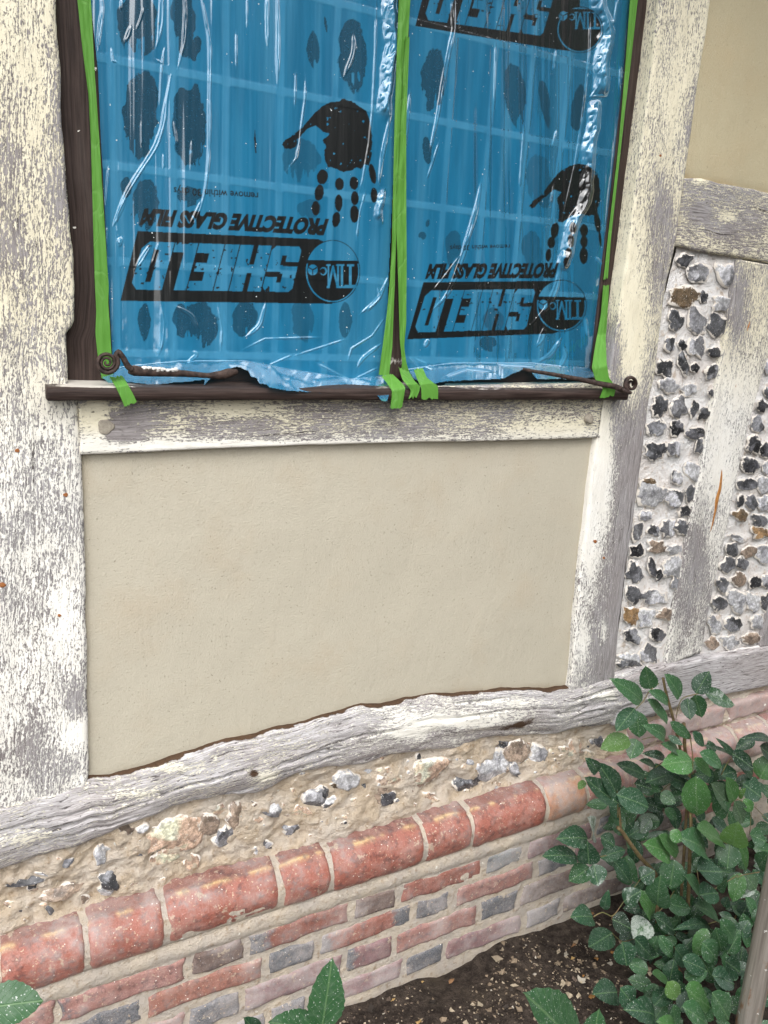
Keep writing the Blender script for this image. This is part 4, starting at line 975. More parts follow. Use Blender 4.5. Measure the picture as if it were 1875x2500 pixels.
def cr_(ox, oy, k=.3858): return lambda L: [(ox+x*k, oy+y*k) for x, y in L]
C0, C2, C3, C1, C2b, C3b = cr_(0, 0), cr_(500, 0), cr_(940, 0), cr_(60, 480), cr_(500, 480), cr_(940, 480)
def hand(s, tr, palm, fingers):
    p = np.array(tr(palm)); p2 = []
    for a, b in zip(p, np.roll(p, -1, 0)):
        for t in np.linspace(0, 1, 5, endpoint=False): p2.append(a+(b-a)*t+rng.uniform(-1.1, 1.1, 2))
    s.poly(p2, 1.0, lambda U, V: fbm(U/8, V/8, 77, 3) < .80)
    for x, y, rx, ry, r in fingers:
        (u, v), = tr([(x, y)]); s.ell(u, v, rx*.3858, ry*.3858, 1.0, r, 28, .05)

L_ = Sheet(200, 972, -70, 990)
label(L_, [(336, 564), (778, 584), (812, 600), (812, 742), (793, 742), (294, 735)], (812.5, 663, 67.5, 77), [(351, 590), (738, 603), (712, 713), (318, 707)],
      [(352, 512), (803, 538), (791, 574), (340, 549)], [(424, 457), (631, 471), (631, 489), (424, 476)], 636)
hand(L_, C2, [(490, 915), (500, 895), (560, 850), (610, 815), (640, 780), (690, 720), (750, 670), (800, 645), (850, 640), (880, 625), (930, 640), (975, 670), (1020, 700), (1045, 760), (1055, 820), (1060, 900), (1058, 990), (1040, 1050),
              (1010, 1040), (990, 1075), (960, 1060), (930, 1080), (880, 1090), (840, 1075), (810, 1060), (780, 1060), (760, 1010), (755, 960), (770, 930), (745, 890), (790, 850), (750, 835), (700, 795), (650, 815), (600, 870), (575, 930), (545, 945), (505, 940)],
     [(745, 1120, 35, 48, .2), (725, 1220, 30, 52, .15), (703, 1318, 27, 46, 0), (853, 1165, 29, 40, 0), (848, 1285, 25, 54, 0), (832, 1390, 26, 50, .15), (945, 1160, 29, 42, 0), (950, 1255, 25, 46, 0), (947, 1355, 29, 56, 0), (1062, 1100, 21, 66, -.2), (1072, 1235, 22, 48, 0)])
L_.poly(C2([(318, 810), (326, 900), (328, 970), (320, 970), (312, 880)]))
for k, (x, y, a, b, r, s_) in enumerate([(870, 130, 130, 210, 0, 1), (1165, 140, 80, 210, -.1, .95), (1240, 300, 32, 80, .15, 1), (890, 730, 112, 285, .05, 1), (1195, 790, 108, 255, 0, 1), (800, 1180, 36, 66, 0, .9), (920, 1290, 85, 160, .1, .9), (1200, 1240, 80, 60, 0, .9)]):
    (u, v), = C0([(x, y)]); L_.contact(u, v, a*.3858, b*.3858, r, s_, k)
for k, (x, y, a, b, r, s_) in enumerate([(685, 310, 38, 110, 0, .85), (765, 150, 9, 52, -.15, .9), (940, 345, 92, 220, 0, .9), (615, 1000, 115, 130, .4, .55), (660, 1320, 70, 62, 0, .5)]):
    (u, v), = C2([(x, y)]); L_.contact(u, v, a*.3858, b*.3858, r, s_, k+20)
for k, (x, y, a, b, r, s_) in enumerate([(755, 790, 40, 125, 0, .9), (985, 770, 44, 110, 0, .9), (1110, 800, 110, 140, 0, .9), (1390, 760, 80, 110, .3, .85)]):
    (u, v), = C1([(x, y)]); L_.contact(u, v, a*.3858, b*.3858, r, s_, k+40)
for k, (x, y, a, b, r, s_) in enumerate([(620, 790, 70, 140, -.2, .55), (890, 770, 40, 110, 0, .7)]):
    (u, v), = C2b([(x, y)]); L_.contact(u, v, a*.3858, b*.3858, r, s_, k+60)
for tr, pts, w in [
    (C0, [(640, -60), (650, 60), (630, 200), (622, 320)], 12), (C0, [(1025, -90), (1020, 120), (1005, 250), (985, 310)], 18), (C0, [(1035, 330), (1020, 480), (1010, 680)], 9), (C0, [(1165, -80), (1175, 120), (1165, 280), (1125, 440)], 11),
    (C0, [(1260, -60), (1310, 150), (1330, 300), (1325, 600), (1325, 900), (1310, 1150), (1270, 1330), (1230, 1410)], 12), (C0, [(1280, -90), (1285, 20), (1315, 200)], 7), (C0, [(1085, 470), (1050, 640), (1035, 780), (990, 920), (920, 1030), (860, 1120), (800, 1220), (735, 1370), (745, 1460)], 16),
    (C0, [(830, 160), (790, 270)], 16), (C0, [(910, 50), (890, 120), (865, 185)], 9), (C0, [(690, 1040), (680, 1150), (670, 1300)], 9), (C0, [(1035, 970), (1035, 1070)], 9), (C0, [(1215, 880), (1205, 1090)], 10), (C0, [(705, 300), (715, 385), (745, 398)], 9), (C0, [(980, 370), (1025, 400), (1045, 295)], 10),
    (C0, [(770, 0), (765, 60)], 8), (C0, [(895, 770), (898, 930)], 7), (C0, [(1100, 760), (1125, 920)], 7), (C0, [(680, 1440), (672, 1560)], 8), (C0, [(770, 1500), (755, 1560)], 16),
    (C2, [(395, -60), (395, 150), (398, 310)], 14), (C2, [(460, -90), (465, 250), (460, 560)], 11), (C2, [(268, -60), (268, 190)], 10), (C2, [(200, 190), (200, 440)], 8), (C2, [(577, 440), (570, 690)], 8), (C2, [(640, 470), (635, 620), (610, 800), (600, 900), (580, 1000), (510, 1095)], 10),
    (C2, [(1085, -60), (1080, 300), (1060, 700), (1040, 900), (1000, 1130), (960, 1290)], 10), (C2, [(1178, 700), (1150, 850), (1120, 1000), (1100, 1180)], 11), (C2, [(1020, 1200), (980, 1350), (960, 1520)], 10), (C2, [(940, 200), (945, 330), (880, 490)], 16),
    (C1, [(865, 690), (872, 800), (866, 930), (845, 1010)], 20), (C1, [(800, 300), (700, 460)], 18), (C1, [(850, 290), (805, 430)], 10), (C1, [(1225, 690), (1250, 850), (1240, 980)], 9), (C1, [(1065, 975), (1095, 1000), (1030, 1050)], 12), (C1, [(1530, 660), (1490, 820), (1390, 895)], 14), (C1, [(560, 190), (620, 60), (650, 0)], 12), (C1, [(950, 690), (1060, 750), (1100, 840)], 12), (C1, [(600, 260), (600, 300)], 14), (C1, [(1120, 20), (1050, 170)], 9),
    (C2b, [(1168, 490), (1100, 650), (980, 745)], 11), (C2b, [(1150, 750), (1060, 880), (930, 960), (900, 1060)], 10), (C2b, [(1120, 930), (1000, 1020), (960, 1090)], 12), (C2b, [(1090, 560), (1110, 640), (1020, 735)], 7), (C2b, [(240, 970), (380, 900), (760, 890)], 7), (C2b, [(560, 1010), (900, 900)], 7), (C2b, [(940, 1160), (1100, 1080)], 9), (C2b, [(700, 1050), (930, 1170)], 9), (C2b, [(400, 1070), (560, 1000)], 6)]:
    L_.fold(tr(pts), w*.3858, 1.0)
L_.crinkle(C2([(1180, -60), (1160, 150), (1185, 300), (1150, 500), (1140, 650), (1130, 760)]), 17, .42); L_.crinkle(C2([(1125, 1200), (1100, 1330), (1108, 1420)]), 9, .4)
def yl(U, V):
    top = np.interp(U, [200, 440, 600, 700, 860, 960], [905, 880, 880, 900, 925, 915])
    k = np.clip((V-top)/40, 0, 1.6)
    return Yfilm-(.030+.034*sstep(520, 660, U))*k**1.1
outL = [(206, -70), (222, 0), (240, 400), (252, 860), (245, 915), (270, 940), (300, 930), (340, 936), (375, 939), (420, 934), (470, 930), (500, 927), (498, 940), (513, 924), (540, 906), (580, 894), (606, 905), (612, 919), (626, 923), (634, 936), (652, 939), (658, 946),
        (700, 953), (745, 956), (780, 959), (788, 948), (812, 946), (845, 939), (868, 944), (900, 950), (908, 966), (918, 962), (932, 978), (945, 980), (952, 955), (940, 905), (948, 700), (966, 300), (980, -70)]
L_.build('protective_film', outL, 'wrinkled blue protective film over the wide left window light, ragged flap on the sill', 'protective films taped over the window', 31, yl)

R2 = Sheet(968, 1575, -70, 960)
label(R2, [(1034, 689), (1345, 686), (1370, 690), (1371, 808), (1350, 815), (994, 829)], (1371, 747, 62, 64), [(1042, 710), (1308, 706), (1284, 804), (1010, 812)],
      [(1048, 647), (1364, 645), (1354, 678), (1038, 680)], [(1099, 600), (1245, 597), (1245, 609), (1099, 613)], 725)
label(R2, [(1055, -95), (1380, -50), (1416, -20), (1416, 128), (1357, 121), (1014, 64)], (1416, 73, 57, 57), [(1068, -62), (1354, -15), (1324, 88), (1035, 48)], None, None, 22)
hand(R2, C3, [(912, 1305), (935, 1275), (1000, 1225), (1060, 1140), (1110, 1085), (1170, 1050), (1225, 1035), (1290, 1050), (1340, 1090), (1360, 1160), (1362, 1270), (1340, 1345), (1290, 1370), (1240, 1350), (1180, 1370), (1120, 1410), (1095, 1400), (1100, 1330),
              (1090, 1260), (1115, 1215), (1070, 1200), (1030, 1235), (985, 1270), (945, 1315), (925, 1320)], [])
hand(R2, C3b, [(1100, 20), (1340, 0), (1350, 110), (1320, 120), (1200, 110), (1120, 160), (1100, 160)],
     [(1075, 215, 26, 50, .15), (1053, 292, 25, 38, .1), (1035, 370, 18, 42, .1), (1190, 200, 24, 40, 0), (1178, 280, 22, 44, 0), (1162, 362, 22, 40, 0), (1150, 420, 20, 40, 0), (1260, 215, 26, 40, 0), (1260, 287, 24, 40, 0), (1258, 375, 27, 54, 0), (1345, 165, 20, 66, -.15), (1362, 270, 9, 48, -.1)])
for k, (x, y, a, b, r, s_) in enumerate([(300, 490, 70, 195, 0, .9), (825, 590, 66, 205, -.1, .8), (1010, 650, 32, 160, -.15, .8), (1222, 680, 44, 155, .12, .85), (265, 950, 28, 92, -.1, .9), (970, 1130, 80, 145, 0, .45), (270, 1412, 12, 24, .2, .8), (238, 1490, 24, 26, 0, .8), (1020, 1260, 50, 50, 0, .6)]):
    (u, v), = C3([(x, y)]); R2.contact(u, v, a*.3858, b*.3858, r, s_, k+80)
for k, (x, y, a, b, r, s_) in enumerate([(430, 320, 52, 110, 0, .6), (930, 330, 66, 130, 0, .55), (940, 480, 80, 60, 0, .5), (650, 930, 55, 46, 0, .8), (690, 780, 60, 80, 0, .6)]):
    (u, v), = C3b([(x, y)]); R2.contact(u, v, a*.3858, b*.3858, r, s_, k+100)
for tr, pts, w in [
    (C3, [(442, -60), (435, 180), (410, 300), (370, 500), (330, 750), (300, 880), (272, 1010)], 14), (C3, [(345, 890), (300, 1030), (262, 1140)], 10), (C3, [(162, 560), (140, 760), (122, 970)], 11), (C3, [(612, 1130), (580, 1320), (530, 1480), (480, 1620)], 16),
    (C3, [(1300, -60), (1290, 350), (1265, 600), (1240, 800), (1200, 1050), (1150, 1270), (1100, 1500)], 9), (C3, [(1360, 530), (1305, 610), (1415, 605)], 10), (C3, [(1080, 310), (1065, 450)], 9), (C3, [(1087, 820), (1058, 930)], 8), (C3, [(1490, 420), (1485, 550)], 10),
    (C3, [(1475, -20), (1450, 130), (1390, 200)], 10), (C3, [(1070, 1160), (1045, 1300)], 8), (C3, [(420, 0), (424, 180)], 7), (C3, [(700, 250), (690, 700)], 6), (C3, [(880, 780), (850, 1200)], 6),
    (C3b, [(592, -20), (560, 130), (500, 350), (440, 520), (390, 630), (285, 735)], 16), (C3b, [(485, 360), (380, 500), (295, 605)], 10), (C3b, [(1110, 420), (1090, 560), (1030, 700), (925, 810)], 18), (C3b, [(1015, 820), (990, 900), (960, 950)], 20), (C3b, [(1115, 895), (1050, 1000), (970, 1045)], 11),
    (C3b, [(1130, 950), (1145, 1000), (1105, 1085)], 14), (C3b, [(275, 900), (252, 955)], 14), (C3b, [(1285, 885), (1268, 760)], 8), (C3b, [(145, 1010), (260, 1135)], 9), (C3b, [(190, 1025), (310, 1095)], 11), (C3b, [(350, 1150), (520, 1090), (700, 1110)], 9), (C3b, [(700, 1060), (960, 1075)], 6), (C3b, [(1330, 380), (1390, 440)], 7)]:
    R2.fold(tr(pts), w*.3858, 1.0)
R2.crinkle(C3([(1350, -60), (1360, 90), (1395, 200), (1378, 330), (1365, 500), (1362, 600)]), 19, .55); R2.crinkle(C3([(1330, 650), (1310, 780), (1290, 950), (1280, 1060), (1285, 1190), (1240, 1330), (1190, 1400), (1160, 1560), (1140, 1640), (1115, 1700)]), 16, .55)
def yr(U, V):
    k = np.clip((V-np.interp(U, [968, 1100, 1300, 1500], [905, 885, 885, 905]))/40, 0, 1.5)
    return Yfilm-.034*k**1.1
outR = [(985, -70), (980, 300), (972, 700), (985, 880), (1010, 925), (1050, 940), (1078, 932), (1120, 929), (1180, 927), (1230, 924), (1262, 908), (1285, 900), (1298, 908), (1310, 925), (1400, 925), (1455, 920), (1470, 880), (1495, 640), (1530, 300), (1560, 0), (1570, -70)]
R2.build('protective_film', outR, 'wrinkled blue protective film over the narrower right window light', 'protective films taped over the window', 33, yr)

# ------------------------------------------------------------------ masking tape
def tape(A, B, y, label, n=60, seed=0, lift=.003, torn=True):
    """strip between two edge lines; y may follow the strip"""
    a, b = smooth_line(A, n, 1), smooth_line(B, n, 1); e = np.linspace(0, 1, 12)
    px = a[:, None]*(1-e)[None, :, None]+b[:, None]*e[None, :, None]
    s = np.linspace(0, 1, n)[:, None]+0*e[None]
    ys = np.interp(np.linspace(0, 1, n), np.linspace(0, 1, len(y)), y)[:, None]+0*e[None] if hasattr(y, '__len__') else np.full(s.shape, y)
    ys = ys-lift*(fbm(px[..., 1]/60+seed, e[None]*2.5+0*s, seed+3, 3)-.5)*2-.0025*np.abs(fbm(e[None]*3+0*s+seed, px[..., 1]/260, seed+8, 2)-.5)*2
    if torn:
        px = px.copy(); z = (rng.random((2, 12))-.5)*7
        d = (a[1]-a[0])/np.linalg.norm(a[1]-a[0]+1e-9); px[0] += z[0][:, None]*d; px[-1] += z[1][:, None]*d
    X = P(px, ys); X2 = X.copy(); X2[..., 1] += .0004
    V = np.concatenate([X.reshape(-1, 3), X2.reshape(-1, 3)]); N = n*12
    Q = np.concatenate([grid_faces(n, 12), grid_faces(n, 12, flip=True)+N])
    o = mesh_obj('masking_tape', V, Q, M['tape'], None)
    return tag(o, label, 'tape', 'green masking tape round the films')
tape([(178, -80), (189, 0), (201, 116), (216, 231), (222, 347), (230, 640), (231, 673), (235, 760), (233, 816), (240, 880), (248, 922)],
     [(212, -80), (222, 0), (231, 174), (243, 347), (255, 540), (262, 650), (266, 700), (264, 740), (268, 790), (271, 846), (277, 922)], .0825, 'long green masking tape strip down the left edge of the left film', 120, 1, .0022)
tape([(268, 922), (284, 947), (294, 968), (304, 993)], [(300, 918), (314, 942), (326, 964), (334, 981)], [.055, .017, .0155, .0155], 'short torn green tape end stuck over the sill below the scrolled stay', 24, 2, .001)
tape([(978, -80), (974, 0), (969, 116), (963, 309), (959, 501), (957, 596), (951, 700), (944, 770), (934, 846), (924, 918)],
     [(1008, -80), (1002, 0), (996, 100), (990, 130), (986, 300), (972, 500), (968, 560), (964, 690), (961, 760), (958, 846), (950, 916)], .080, 'green masking tape strip along the right edge of the left film', 120, 3, .0025)
tape([(990, 90), (978, 300), (967, 500), (968, 560), (973, 711), (976, 827), (982, 885), (980, 902)],
     [(1000, 90), (992, 300), (992, 480), (993, 640), (992, 789), (987, 846), (992, 885), (1000, 910)], .0775, 'green masking tape strip down the left edge of the right film', 110, 4, .003)
tape([(930, 918), (944, 934), (957, 954), (956, 974), (953, 996)], [(957, 912), (974, 928), (990, 945), (986, 968), (981, 997)], [.06, .035, .016, .0155, .015], 'green tape end wrapped over the sill front, left of the centre cluster', 26, 5, .001)
tape([(974, 898), (982, 926), (1003, 952), (1002, 962), (996, 976)], [(998, 906), (1012, 930), (1026, 943), (1024, 955), (1018, 968)], [.07, .04, .0155, .015, .0145], 'narrow creased green tape end in the middle of the centre cluster', 26, 6, .0016)
tape([(1010, 902), (1018, 924), (1028, 946), (1029, 960), (1029, 974)], [(1032, 898), (1042, 922), (1069, 942), (1070, 958), (1069, 973)], [.065, .04, .0148, .014, .014], 'broad green tape end on the sill front, right of the centre cluster', 26, 7, .0012)
tape([(1552, -80), (1538, 0), (1527, 160), (1511, 347), (1496, 480), (1482, 600), (1474, 680)], [(1570, -80), (1557, 0), (1538, 170), (1526, 270), (1507, 444), (1492, 580), (1484, 680)], .0825, 'thin green masking tape strip down the upper right film edge', 100, 8, .0015)
tape([(1473, 697), (1467, 769), (1453, 846), (1445, 897), (1453, 926), (1468, 942), (1472, 950), (1464, 972)], [(1487, 697), (1483, 769), (1479, 827), (1481, 885), (1487, 922), (1500, 940), (1504, 948), (1499, 966)], [.08, .08, .08, .078, .05, .018, .0155, .015], 'green masking tape strip at the lower right film corner folded over the sill', 80, 9, .0025)

# ------------------------------------------------------------------ casement stays
mb = MB()
th = np.linspace(0, 2*math.pi*2.75, 110); r = 3+25*(th/th[-1])**1.0
end = math.radians(-40)
ang = end-(th[-1]-th)*-1
ang = end+(th-th[-1])*-1                                       # winds up, over the top to the left
sp_ = np.stack([261+r*np.cos(ang), 885+r*1.0*np.sin(ang)], -1)
arm = smooth_line([tuple(sp_[-1]), (289, 857), (300, 872), (311, 893), (322, 903)], 24, 2)
line = np.concatenate([sp_, arm[1:]])
mb.tube(P(line, np.full(len(line), .030)), np.interp(np.linspace(0, 1, len(line)), [0, .6, .85, 1], [.0016, .0030, .0040, .0052]), 8, 1.5)
l2 = smooth_line([(314, 903), (345, 907), (400, 910), (450, 912), (504, 917), (540, 916), (560, 910), (580, 907)], 40, 1)
mb.tube(P(l2, np.linspace(.030, .034, 40)), np.interp(np.linspace(0, 1, 40), [0, .05, .12, .5, .72, .82, .92, 1], [.006, .0085, .0075, .0055, .0042, .007, .0082, .004]), 8, .55)
tag(mb.build('casement_stay', M['iron'], WIN), 'scrolled iron stay on the left')
mb = MB()
for _ in range(70):
    t = rng.random(); u, v = 340+t*90, 898+t*6+rng.normal()*1.2
    c = P(np.array([u, v]), .030); s = rng.uniform(.001, .0032)
    d = rng.normal(size=(8, 3)); d /= np.linalg.norm(d, axis=1)[:, None]
    V = c+s*np.array([(-1, -1, -.5), (1, -1, -.5), (1, 1, -.5), (-1, 1, -.5), (-.7, -.7, .7), (.7, -.7, .7), (.7, .7, .7), (-.7, .7, .7)])+d*s*.4
    mb.add(V, [(3, 2, 1, 0), (4, 5, 6, 7), (0, 1, 5, 4), (1, 2, 6, 5), (2, 3, 7, 6), (3, 0, 4, 7)])
mb.build('plaster_crumbs', M['snow'], WIN)
mb = MB()
th = np.linspace(0, 2*math.pi*1.9, 80); r = .15+.85*(th/th[-1]); ang = math.radians(100)+(th[-1]-th)*1
line = np.stack([1541+16*r*np.cos(ang), 938+21*r*np.sin(ang)], -1)
line = np.concatenate([line, [(1528, 957), (1519, 950)]])
mb.tube(P(line, np.linspace(.016, -.006, len(line))), np.linspace(.0022, .0042, len(line)), 8, 1.4)
l2 = smooth_line([(1524, 955), (1505, 944), (1470, 938), (1420, 927), (1350, 914), (1300, 906), (1277, 901)], 30, 1)
mb.tube(P(l2, np.linspace(.000, .045, 30)), np.linspace(.0065, .0032, 30), 8, .6)
tag(mb.build('casement_stay', M['iron'], WIN), 'iron stay with a small curled end on the right')

# pegs in the rail, nails and the resin run
def peg(u, v, ru, rv, name, mat, parent, y, h, lab=None):
    mb = MB(); th = np.linspace(0, 2*math.pi, 20, endpoint=False); o = 1+.10*np.cos(3*th+u)+.05*np.cos(5*th)
    rings = []
    for k, (s, d) in enumerate([(1.02, .006), (1.0, -h*.7), (.90, -h), (.5, -h*1.05)]):
        X = P(np.stack([u+ru*s*o*np.cos(th), v+rv*s*o*np.sin(th)], -1), np.full(20, y)); X[:, 1] += d; rings.append(X)
    V = np.concatenate(rings+[P(np.array([[u, v]]), np.array([y-h*1.1]))]); i = np.arange(80).reshape(4, 20); j = np.roll(i, -1, 1)
    mb.add(V, np.stack([i[:-1], i[1:], j[1:], j[:-1]], -1).reshape(-1, 4), [(i[3, q], 80, j[3, q]) for q in range(20)])
    return tag(mb.build(name, mat, parent), lab)
peg(258, 1042, 20, 18, 'peg', M['peg'], RAIL, Yt-.0025, .0008); peg(1436, 1022, 10, 12, 'peg', M['peg'], RAIL, Yt-.003, .006)
posts = [o for o in HOUSE.children if o.name.startswith('post')]
for u, v, s in ((160, 1208, 6), (6, 1428, 8), (145, 1503, 4), (42, 1100, 6)): peg(u, v, s, s*.8, 'nail', M['nail'], posts[0], Yt, .001)
for u, v, s in ((1474, 1362, 3), (1453, 1322, 4), (1612, 380, 3)): peg(u, v, s, s, 'nail', M['nail'], posts[1], Yt, .001)
stud = [o for o in HOUSE.children if o.name.startswith('stud')][0]
for pts, rad in (([(1762, 1140), (1760, 1170), (1757, 1195), (1750, 1215), (1745, 1250), (1738, 1285), (1733, 1300)], [.0015, .0045, .006, .0075, .005, .0035, .001]), ([(1831, 785), (1826, 800), (1824, 808)], [.001, .003, .001]), ([(1800, 925), (1795, 945)], [.001, .0025])):
    mb = MB(); l = smooth_line(pts, 24, 1); mb.tube(P(l, np.full(24, Yt+.0045)), np.interp(np.linspace(0, 1, 24), np.linspace(0, 1, len(rad)), rad), 8, .5)
    mb.build('resin_run', M['resin'], stud)

# ------------------------------------------------------------------ ground
g = np.concatenate([-np.geomspace(60, 1.6, 24), np.linspace(-1.5, 3, 190), np.geomspace(3.1, 60, 24)])
h = np.concatenate([-np.geomspace(60, 1.6, 24), np.linspace(-1.5, .02, 90)])
gx, gy = np.meshgrid(g, h, indexing='ij')
near = ((gx > -1.6) & (gx < 3.1) & (gy > -1.6))
gz = (fbm(gx*6, gy*6, 131, 4)-.5)*.045+(fbm(gx*40, gy*40, 132, 4)-.5)*.016
gz = np.where(near, gz, gz*.4)-.012*sstep(-.15, 0, gy)+.02*sstep(1.2, 2.0, gx)*near
X = np.stack([gx, gy, gz], -1)
tag(mesh_obj('ground', X.reshape(-1, 3), grid_faces(len(g), len(h), flip=True), M['soil'], None), None, None, None, 'structure')
def ground_z(x, y): return (fbm(np.array(x)*6, np.array(y)*6, 131, 4)-.5)*.045
# crumbs of mortar, bits of stone and old leaves lying on the soil
mb = MB(); CUBE = np.array([(-1, -1, -.6), (1, -1, -.6), (1, 1, -.6), (-1, 1, -.6), (-.75, -.75, .6), (.75, -.75, .6), (.75, .75, .6), (-.75, .75, .6)])
CQ = [(3, 2, 1, 0), (4, 5, 6, 7), (0, 1, 5, 4), (1, 2, 6, 5), (2, 3, 7, 6), (3, 0, 4, 7)]
for _ in range(8500):
    x, y = rng.uniform(.1, 1.7), -abs(rng.normal(0, .24))-.004
    if fbm(np.array(x*5.0), np.array(y*5.0), 171, 3) < rng.uniform(.32, .62): continue
    big = rng.random() < .09
    s = rng.uniform(.0035, .0085) if big else rng.uniform(.0008, .0030)
    c = [(.40, .33, .24), (.26, .20, .14), (.50, .45, .37), (.12, .09, .07), (.05, .04, .033)][rng.choice(5, p=[.24, .24, .05, .22, .25])]
    V = CUBE*s*np.array([1, rng.uniform(.5, 1), rng.uniform(.35, .8)])*rng.uniform(.45, 1.25, (8, 1))+rng.normal(size=(8, 3))*s*.30
    a = rng.uniform(0, 6.28); V = np.stack([V[:, 0]*math.cos(a)-V[:, 1]*math.sin(a), V[:, 0]*math.sin(a)+V[:, 1]*math.cos(a), V[:, 2]], -1)
    zz = float(ground_z(x, y)+(fbm(np.array(x*40), np.array(y*40), 132, 4)-.5)*.016-.012*sstep(-.15, 0, y))
    mb.add(V+np.array([x, y, zz+s*.3]), CQ, color=np.asarray(c)*rng.uniform(.7, 1.2))
for _ in range(34):                                        # scraps of dry leaf
    x, y = rng.uniform(.6, 1.55), -abs(rng.normal(0, .22))-.02; s = rng.uniform(.005, .012); zz = float(ground_z(x, y))+.008
    th = np.linspace(0, 6.283, 9)[:-1]; r = s*rng.uniform(.5, 1.1, 8); V = np.stack([x+r*np.cos(th), y+r*.6*np.sin(th), zz+rng.normal(size=8)*s*.28], -1)
    mb.add(np.concatenate([V, [[x, y, zz+s*.3]]]), None, [(i, (i+1) % 8, 8) for i in range(8)], color=np.asarray([(.30, .15, .05), (.22, .12, .06), (.36, .24, .10)][rng.integers(3)]))
tag(mb.build('soil_debris', M['chips'], None, False), 'mortar crumbs and stone chips scattered on the dark soil', 'debris', None, 'stuff')

# ------------------------------------------------------------------ leaves
def leaf(mb, b, t, w, nrm, tint, splash=0.0, fold=None, curl=None):
    fold = rng.uniform(.05, .34) if fold is None else fold; curl = rng.uniform(-.12, .42) if curl is None else curl
    b, t = np.asarray(b, float), np.asarray(t, float); ax = t-b; L = np.linalg.norm(ax); ax = ax/L
    nrm = np.asarray(nrm, float); sd = np.cross(ax, nrm); sd /= np.linalg.norm(sd)+1e-9; nn = np.cross(sd, ax)
    k = np.linspace(0, 1, 17); pr = np.sin(np.pi*k**.80)**.72*(1-.12*k); pr[-1] = 0; pr[-2] *= .72; pr[0] = .03
    ser = 1+np.where(np.arange(17) % 2 == 0, .035, -.03); hw = w/2
    V, UV = [], []
    tw = rng.uniform(-.2, .2)
    for i in range(17):
        for a in (-1, -.55, 0, .55, 1):
            q = pr[i]*hw*a*(ser[i] if abs(a) == 1 else 1)
            z = fold*abs(a)**1.4*pr[i]*hw-curl*L*(k[i]-.35)**2+tw*a*pr[i]*hw*k[i]+.05*hw*math.sin(9*k[i]+a*2)*abs(a)
            V.append(b+ax*L*k[i]+sd*q+nn*z); UV.append((k[i], a*pr[i]))
    mb.add(V, grid_faces(17, 5, flip=True), color=tint, uv=UV, splash=splash)
LEAF = {'d': (.024, .070, .036), 'm': (.040, .112, .046), 'b': (.062, .168, .048), 'y': (.105, .215, .055), 'g': (.062, .115, .062), 'k': (.011, .035, .018)}
def yabove(uv, y, zmin):
    d = RR*((uv[0]-CU)/F)+RD*((uv[1]-CV)/F)+RF
    return y if P(np.array(uv, float), y)[2] > zmin else CAM[1]+d[1]*(zmin-CAM[2])/d[2]
TOCAM = lambda p: (CAM-p)/np.linalg.norm(CAM-p)
def pleaf(mb, tr, bx, by, tx, ty, w, y, tone, splash=.1, k=.3466, tilt=.25):
    (b, t) = tr([(bx, by), (tx, ty)])
    dy = rng.uniform(-.02, .01)
    y = yabove(b, min(y, yabove(t, y, .035)), .045)
    B, T_ = P(np.array(b), y), P(np.array(t), y-.012+dy)
    d = np.linalg.norm(B-CAM)/F*k*w
    nn = TOCAM(B)+np.array([rng.uniform(-tilt, tilt), 0, .45+rng.uniform(-tilt, tilt)])
    leaf(mb, B, T_, d*1.10, nn, np.asarray(LEAF[tone])*rng.uniform(.85, 1.2), splash)
D4, D5 = cr_(1300, 1580, .3466), cr_(1300, 1980, .3466)
BUSH = empty('rose_bush', (1.30, -.16, 0), 'rose bush with paint spattered dark green leaves against the brick plinth', 'rose bush')
def spray(tr, L, y, stalk=None, bush=None):
    mb = MB()
    for q in L: pleaf(mb, tr, q[0], q[1], q[2], q[3], q[4], y+rng.uniform(-.012, .012), q[5], q[6] if len(q) > 6 else .05)
    for pts in (stalk or []):
        l = smooth_line(tr(pts), 14, 1); mb.tube(P(l, np.full(14, y+.006)), np.linspace(.0014, .0009, 14), 6, mi=1)
    o = mb.build('leaf_spray', [M['leaf'], M['petiole']], BUSH if bush is None else bush)
    if bush is None: o.matrix_parent_inverse = Matrix.Translation(-Vector(BUSH.location))
    return o
spray(D4, [(830, 295, 795, 130, 112, 'm'), (785, 385, 597, 232, 118, 'm', .15), (960, 390, 832, 305, 84, 'm'), (950, 520, 800, 370, 120, 'm', .3), (720, 430, 588, 595, 112, 'd', .35), (735, 450, 752, 645, 126, 'm', .1)], -.10, [[(890, 255), (825, 305), (780, 385), (725, 435)]])
spray(D4, [(1045, 352, 950, 192, 112, 'm', .1), (1150, 325, 1247, 168, 116, 'd', .25), (1205, 320, 1425, 410, 116, 'm', .5), (1140, 335, 1190, 490, 108, 'm'), (1090, 360, 1112, 512, 92, 'd')], -.10, [[(1200, 322), (1110, 340), (1050, 358), (1022, 430), (1012, 500)]])
spray(D4, [(680, 640, 482, 716, 124, 'y'), (735, 648, 690, 788, 112, 'm', .2), (950, 640, 830, 555, 92, 'm', .2), (970, 530, 1130, 650, 72, 'm', .2), (955, 625, 1060, 690, 44, 'd'), (1040, 745, 948, 670, 74, 'm')], -.12, [[(1050, 690), (950, 650), (845, 630), (770, 650)]])
spray(D4, [(1128, 600, 1218, 702, 70, 'd', .2), (1130, 800, 928, 822, 150, 'b', .0), (1145, 790, 1295, 912, 84, 'b'), (1185, 745, 1360, 845, 96, 'm'), (1150, 915, 1160, 1218, 170, 'b', .0)], -.15, [[(1112, 640), (1128, 760), (1130, 900)]])
